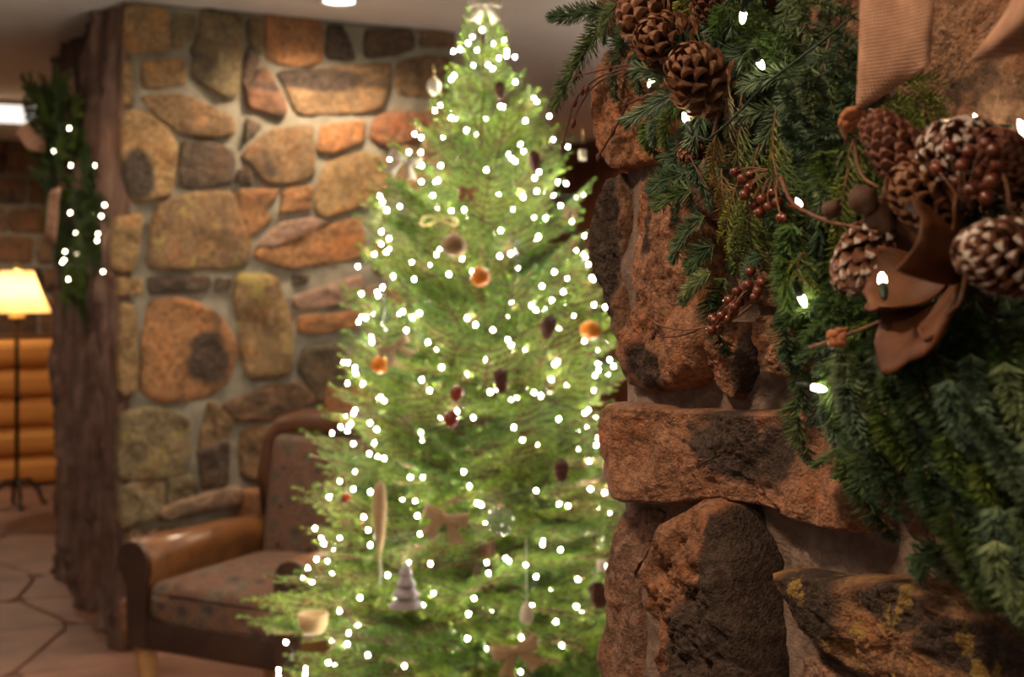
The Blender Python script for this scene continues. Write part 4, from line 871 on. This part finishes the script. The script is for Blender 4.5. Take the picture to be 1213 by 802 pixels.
for k in range(46):
    x = random.uniform(985, 1225); lim = 470 + (x - 985) * 1.0; y = random.uniform(395, lim); me = random.choice((T2, T2, T3, T0, T1)); l = random.uniform(70, 105); o = random.uniform(.115, .15)
    SPR.append((me, x, y, x + random.uniform(-8, 30), y + l, o, o + .012))
SPR = [(T2 if (e[0] in (F0, F2) and e[1] > 1050 and e[2] > 400) else e[0],) + e[1:] for e in SPR]
for me, x0, y0, x1, y1, o0, o1 in SPR:
    along('cedar_sprig' if me in CED else 'fir_sprig', me, wp(x0, y0, o0), wp(x1, y1, o1), wreath, random.uniform(-.3, .3), wid=random.uniform(.9, 1.15) if me in TIP or me is SPARSE else None)

def part(name, V, F, mat, parent, smooth=True, loc=(0, 0, 0)): return link(name, mesh(name, V, F, mat, smooth), parent, loc)
def cone_at(kind, px, py, out, axis, sc=1.0):
    o = link('pine_cone', CONE[kind], wreath, wp(px, py, out), None, sc); o.rotation_mode = 'QUATERNION'; o.rotation_quaternion = Vector(axis).to_track_quat('Z', 'Y'); return o
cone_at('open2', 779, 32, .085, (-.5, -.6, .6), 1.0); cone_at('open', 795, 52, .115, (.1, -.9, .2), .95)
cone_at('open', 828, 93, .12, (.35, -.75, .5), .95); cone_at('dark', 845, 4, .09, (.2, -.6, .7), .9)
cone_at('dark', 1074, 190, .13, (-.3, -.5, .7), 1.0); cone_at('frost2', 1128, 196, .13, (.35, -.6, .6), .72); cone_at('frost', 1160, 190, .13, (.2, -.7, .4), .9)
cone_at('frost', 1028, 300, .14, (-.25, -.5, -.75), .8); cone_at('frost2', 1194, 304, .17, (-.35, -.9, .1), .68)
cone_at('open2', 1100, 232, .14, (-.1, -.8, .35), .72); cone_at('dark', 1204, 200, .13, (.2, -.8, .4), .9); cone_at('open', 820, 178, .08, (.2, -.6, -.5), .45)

# berry twigs: stem with berries as sub-parts
V, F = [], []; ball(V, F, .0047, n=12, m=8); berry_me = mesh('berry', V, F, M['berry'], True)
V, F = [], []; lathe(V, F, [(.0003, -.007), (.0026, -.005), (.0036, -.001), (.0024, .003), (.0008, .006)], 8); bud_me = mesh('bud', V, F, M['twig_red'], True)
def berry_twig(spots, root, out, r=1.0):
    b = empty('berry_sprig', (0, 0, 0), 0, wreath); V, F = [], []; rp = wp(root[0], root[1], out - .015)
    for x, y in spots:
        p = wp(x, y, out + random.uniform(-.008, .012)); k = random.uniform(.85, 1.15) * r
        tube(V, F, bez(rp, rp.lerp(p, .5) + Vector((0, -.01, .008)), p, 4), .0007, 4); link('berry', berry_me, b, p, None, k)
    part('stem', V, F, M['twig'], b)
random.seed(14)
berry_twig([(871, 204), (880, 212), (889, 207), (882, 231), (893, 243), (903, 236), (915, 228), (925, 258), (900, 252), (910, 245), (888, 222), (921, 240)], (925, 205), .125)
berry_twig([(844, 377), (852, 390), (843, 391), (855, 374), (864, 356), (873, 345), (886, 338), (884, 352), (870, 364), (889, 322), (903, 335), (898, 345), (862, 378), (877, 358), (894, 352), (847, 380), (868, 370)], (905, 340), .115, 1.0)
berry_twig([(1125, 175), (1148, 180), (1168, 170), (1158, 205), (1175, 215), (1135, 215), (1168, 235), (1110, 200), (1150, 225), (1182, 195), (1140, 196), (1162, 222), (1177, 178)], (1150, 250), .165, 1.0)
berry_twig([(940, 240), (948, 244)], (955, 255), .13, 1.1)
def twig(pts, out, buds=(), r=.0013, name='twig', mat=None):
    t = empty(name, (0, 0, 0), 0, wreath); V, F = [], []; q = [wp(x, y, out) for x, y in pts]; q = chaikin(q, 2, False); tube(V, F, q, lambda f: r * (1 - .4 * f), 6); part('stem', V, F, mat or M['twig_red'], t)
    for x, y in buds:
        o = link('bud', bud_me, t, wp(x, y, out)); o.rotation_mode = 'QUATERNION'; o.rotation_quaternion = Vector((-.3, 0, -1)).to_track_quat('Z', 'Y'); o.scale = (.85,) * 3
tw = twig
tw([(765, 76), (735, 82), (705, 92), (680, 118), (672, 150), (667, 172)], .08, [(667, 172), (681, 122), (690, 108)])
tw([(760, 80), (715, 92), (697, 108), (684, 130), (679, 147)], .085, [(679, 147), (695, 107)])
tw([(790, 76), (740, 76), (700, 86), (680, 91)], .09, [(682, 91), (723, 80)])
tw([(745, 120), (730, 150), (717, 172), (709, 186)], .08, [(709, 187), (726, 156)])
tw([(800, 104), (770, 112), (750, 120), (738, 126)], .1, [(742, 122)], .0018)
tw([(845, 160), (852, 130), (860, 108), (870, 70)], .10, (), .0018, mat=M['twig'])
tw([(800, 165), (815, 180), (830, 210), (840, 225)], .09, (), .001)
tw([(890, 362), (870, 378), (845, 386), (810, 392), (780, 386), (768, 376)], .10, [(842, 392)], .0012, mat=M['twig'])
tw([(840, 384), (810, 398), (785, 400), (772, 397)], .09, [(774, 397)], .001)
tw([(925, 210), (935, 238), (955, 252), (985, 264), (1010, 268), (1040, 275)], .15, (), .0020, mat=M['twig'])
tw([(960, 412), (990, 402), (1020, 390), (1055, 376)], .145, (), .0016, mat=M['twig'])
tw([(1012, 160), (1014, 185), (1020, 210), (1040, 222)], .14, (), .0016, mat=M['twig'])
tw([(1183, 190), (1195, 225), (1196, 260), (1190, 280)], .155, (), .0014, mat=M['twig'])
tw([(880, 215), (897, 240), (915, 262)], .11, (), .0012, mat=M['twig'])
# seed pods, dried leaves
for x, y, rp, out in ((1022, 237, 18, .155), (985, 248, 11.5, .15), (1042, 262, 20, .14), (1056, 228, 12, .14)):
    p = wp(x, y, out); r = rp / FPX * (FR @ p).y; V, F = [], []; lathe(V, F, [(.0004, -r), (r * .5, -r * .88), (r * .9, -r * .45), (r, 0), (r * .92, r * .4), (r * .6, r * .82), (r * .2, r * .95), (r * .14, r * 1.15), (.0004, r * 1.18)], 20, wob=lambda a, i: 1 + .03 * math.sin(a * 5 + i)); o = part('seed_pod', V, F, M['pod'], wreath, True, p); o.rotation_euler = (random.uniform(-.6, .6), random.uniform(-.6, .6), 0)
def petal(outline_px, out0, bulge, mat, name, curl=.0, nu=18, nv=14, seed=0):
    """a leathery curled sheet: four corner pixels, bulging out of the wall, with real thickness"""
    a, b, c, d = [wp(x, y, o) for (x, y), o in zip(outline_px, out0)]; V, F = [], []; cen = (a + b + c + d) / 4
    for i in range(nu + 1):
        for j in range(nv + 1):
            u, v = i / nu, j / nv; p = (a * (1 - u) + b * u) * (1 - v) + (d * (1 - u) + c * u) * v
            p = p + Vector((0, -bulge * math.sin(math.pi * u) * (1 - .3 * v), 0)); w = noise.fractal(Vector((u * 3, v * 3, seed)), .8, 2, 3)
            z_ = min(1, (a - c).length / .09); p = p + Vector((w * .006 * z_, -w * .012 * z_ + curl * z_ * (v - .5) ** 2, w * .006 * z_)); V.append(p - cen)
    W = nv + 1
    for i in range(nu):
        for j in range(nv): q = i * W + j; F.append((q, q + W, q + W + 1, q + 1))
    o = part(name, V, F, mat, wreath, True, cen); o.modifiers.new('thick', 'SOLIDIFY').thickness = .0022; return o
# the big dried brown flower: leathery petals round a deep cup
df = empty('dried_flower', wp(1120, 322, .13), 0, wreath); ax = Vector((-.22, -.92, .25)).normalized(); e1 = ax.cross(Vector((0, 0, 1))).normalized(); e2 = e1.cross(ax).normalized()
if e1.x < 0: e1 = -e1
for k, (mid, half, ln, dp, out_) in enumerate(((125, 62, 1.08, .050, .1), (15, 40, .92, .062, -.1), (285, 60, 1.22, .048, .5), (205, 45, .85, .045, .1), (60, 45, .95, .045, .3), (330, 42, 1.1, .038, .4))):
    V, F = [], []; nu, nv = 16, 14
    for i in range(nu + 1):
        for j in range(nv + 1):
            u, t_ = i / nu * 2 - 1, j / nv; a = R(mid + half * u * (.55 + .45 * math.sin(t_ * 2.2))); edge = 1 - .28 * abs(u) ** 2.5 * t_ + .12 * noise.noise(Vector((u * 2.2, t_ * .5, k * 5.0))) * t_
            r_ = .060 * ln * edge * (t_ ** .75); h_ = dp * (t_ ** 1.8) * (1 - out_ * max(0, t_ - .65) ** 1.0 * 2.2); w_ = noise.fractal(Vector((u * 2, t_ * 3, k * 3.3)), .8, 2, 3) * .005 * t_
            V.append(ax * (h_ + w_ - .012 + k * .0012) + (e1 * math.cos(a) + e2 * math.sin(a)) * (r_ + w_))
    for i in range(nu):
        for j in range(nv): q = i * (nv + 1) + j; F.append((q, q + nv + 1, q + nv + 2, q + 1))
    o = part('dried_petal', V, F, M['dried_leaf'], df); o.modifiers.new('thick', 'SOLIDIFY').thickness = .002
petal([(1000, 150), (1018, 128), (1032, 140), (1002, 166)], (.14, .15, .14, .14), .012, M['leaf_red'], 'dried_leaf', .03, seed=6)
petal([(980, 395), (1003, 388), (1002, 408), (985, 412)], (.15, .15, .15, .15), .006, M['leaf_red'], 'dried_leaf', .03, seed=7)

# burlap ribbon tails hanging in front of the wreath's centre
rib = empty('burlap_ribbon'); rib.matrix_world = FR; tag(rib, 'tan burlap ribbon with slant cut tails hanging over the near wreath', 'ribbon')
def ribbon(left, right, out, seed):
    V, F = [], []; L = chaikin([Vector((x, y, 0)) for x, y in left], 2, False); Rr = chaikin([Vector((x, y, 0)) for x, y in right], 2, False); n, m_ = 36, 10
    def pick(P, f):
        k = f * (len(P) - 1); i = min(int(k), len(P) - 2); return P[i].lerp(P[i + 1], k - i)
    P0 = wp(left[0][0], left[0][1], out)
    for i in range(n + 1):
        f = i / n; a, b = pick(L, f), pick(Rr, f)
        for j in range(m_ + 1):
            q = a.lerp(b, j / m_); w = noise.noise(Vector((f * 2.2, j / m_ * 1.4, seed))); p = wp(q.x, q.y, out + .012 * w + .01 * math.sin(f * 3 + j / m_ * 2)); V.append(p - P0)
    W = m_ + 1
    for i in range(n):
        for j in range(m_): q = i * W + j; F.append((q, q + 1, q + W + 1, q + W))
    o = link('ribbon_tail', mesh('ribbon_tail', V, F, M['burlap'], True), rib, P0); o.modifiers.new('thick', 'SOLIDIFY').thickness = .0012
ribbon([(1024, -160), (1020, 0), (1018, 70), (1014, 132)], [(1112, -160), (1107, 0), (1105, 40), (1102, 76)], .15, 1.0)
ribbon([(1215, -60), (1203, 0), (1176, 38), (1146, 74)], [(1330, -60), (1300, -10), (1262, 20), (1215, 62)], .15, 2.0)
V, F = [], []; ball(V, F, .03, n=14, m=10, sq=(1.1, .7, .9)); link('knot', mesh('knot', V, F, M['burlap'], True), rib, wp(1170, -230, .16))

# lights in the near wreath
ls = empty('light_string'); ls.matrix_world = FR; tag(ls, 'warm white light string woven through the near wreath', 'lights')
V, F = [], []; lathe(V, F, [(.0003, -.0075), (.0017, -.0055), (.0027, -.002), (.0030, .002), (.0025, .0065), (.0023, .0075)], 12); glow_me = mesh('bulb', V, F, M['bulb_near'], True)
V, F = [], []; lathe(V, F, [(.0031, .006), (.0033, .014), (.0022, .020), (.0012, .022)], 10); sock_me = mesh('socket', V, F, M['wire_green'], True)
NB = [(880, 20, .13, (.5, -.3, .5)), (901, 76, .112, (.3, -.5, .3)), (771, 98, .115, (.7, -.2, .4)), (812, 140, .125, (.6, -.1, -.7)), (951, 356, .125, (.2, -.5, .6)), (970, 460, .125, (-.9, -.2, .1)), (1045, 331, .165, (.5, -.4, -.5)), (944, 240, .135, (.2, -.7, .2)), (1158, 146, .045, (.2, .2, -.8)), (1212, 153, .06, (.2, .2, -.6)), (1128, 149, .145, (.2, -.3, -.4))]
for x, y, out, ax in NB:
    p = wp(x, y, out); o = link('bulb', glow_me, ls, p); o.rotation_mode = 'QUATERNION'; o.rotation_quaternion = Vector(ax).to_track_quat('Z', 'Y'); link('socket', sock_me, o)
V, F = [], []
for path, out in (([(1010, 20), (960, 60), (905, 100), (870, 140), (838, 166)], .125), ([(880, 15), (860, 45), (830, 70), (800, 90), (778, 95)], .09), ([(838, 166), (822, 160), (814, 146)], .115), ([(838, 166), (880, 220), (930, 280), (952, 350)], .08), ([(952, 350), (965, 400), (980, 455), (1010, 430), (1045, 335)], .10), ([(1045, 335), (1100, 280), (1150, 200), (1158, 145), (1198, 150)], .06)):
    tube(V, F, chaikin([wp(x, y, out) for x, y in path], 2, False), .0011, 5)
part('wire', V, F, M['wire_green'], ls)

# ------------------------------------------------------------------ the far wreath on the timber side of the pier
fw = empty('wreath'); fw.matrix_world = FS @ Matrix.Translation((0, -.022, 1.82)) @ Matrix.Rotation(R(9), 4, 'X') @ Matrix.Translation((0, 0, -1.82)); tag(fw, 'dark fir wreath with warm lights seen edge on against the rough timber', 'wreath')
FC = Vector((-.58, 0, 1.80)); OLD = WC.copy(); WC.xyz = FC
ring_fill(fw, 90, .24, .44, .06, .10, 5, FAN[:1] + FAN[3:], ln=(.15, .22)); ring_fill(fw, 70, .22, .42, .09, .16, 6, FAN[3:] * 2 + TIP[3:] + FAN[:1], ln=(.13, .2)); WC.xyz = OLD
def fp(px, py, out): return on(FS, px, py, out)
fl = empty('light_string'); fl.matrix_world = FS; tag(fl, 'warm light string on the far wreath by the timber', 'lights')
V, F = [], []; ball(V, F, .006, n=8, m=6); fb_me = mesh('bulb', V, F, M['bulb_far'], True); pts = []
for x, y in [(64, 179), (82, 152), (106, 159), (106, 170), (113, 196), (84, 196), (65, 241), (83, 252), (98, 249), (109, 255), (124, 243), (120, 256), (60, 262), (116, 277), (115, 285), (77, 298), (91, 301), (76, 308), (74, 311), (122, 322), (81, 331), (90, 276)]:
    p = min((fp(x, y, .10 + i * .01) for i in range(40)), key=lambda q: abs(q.x + .30)); o = link('bulb', fb_me, fl, p); pts.append(p)
V, F = [], []; tube(V, F, pts, .0015, 4); part('wire', V, F, M['wire_green'], fl)
rb = empty('burlap_ribbon'); rb.matrix_world = FS; tag(rb, 'peach burlap bow on the far wreath against the timber', 'ribbon')
def sheet(pts, out):
    q = [fp(x, y, o) for (x, y), o in zip(pts, out)]; c = sum(q, Vector((0, 0, 0))) / 4; V, F = [], []
    for i in range(7):
        for j in range(7):
            u, v = i / 6, j / 6; p = (q[0] * (1 - u) + q[1] * u) * (1 - v) + (q[3] * (1 - u) + q[2] * u) * v; V.append(p - c + Vector((0, -.03 * math.sin(math.pi * u), .01 * math.sin(v * 6))))
    for i in range(6):
        for j in range(6): k = i * 7 + j; F.append((k, k + 7, k + 8, k + 1))
    o = link('bow_loop', mesh('bow_loop', V, F, M['burlap'], True), rb, c); o.modifiers.new('thick', 'SOLIDIFY').thickness = .002
sheet([(72, 108), (86, 80), (91, 130), (84, 152)], (.13, .12, .12, .13)); sheet([(16, 162), (52, 136), (54, 180), (38, 176)], (.24, .22, .2, .23)); sheet([(67, 232), (72, 222), (66, 288), (59, 270)], (.27, .26, .25, .27))
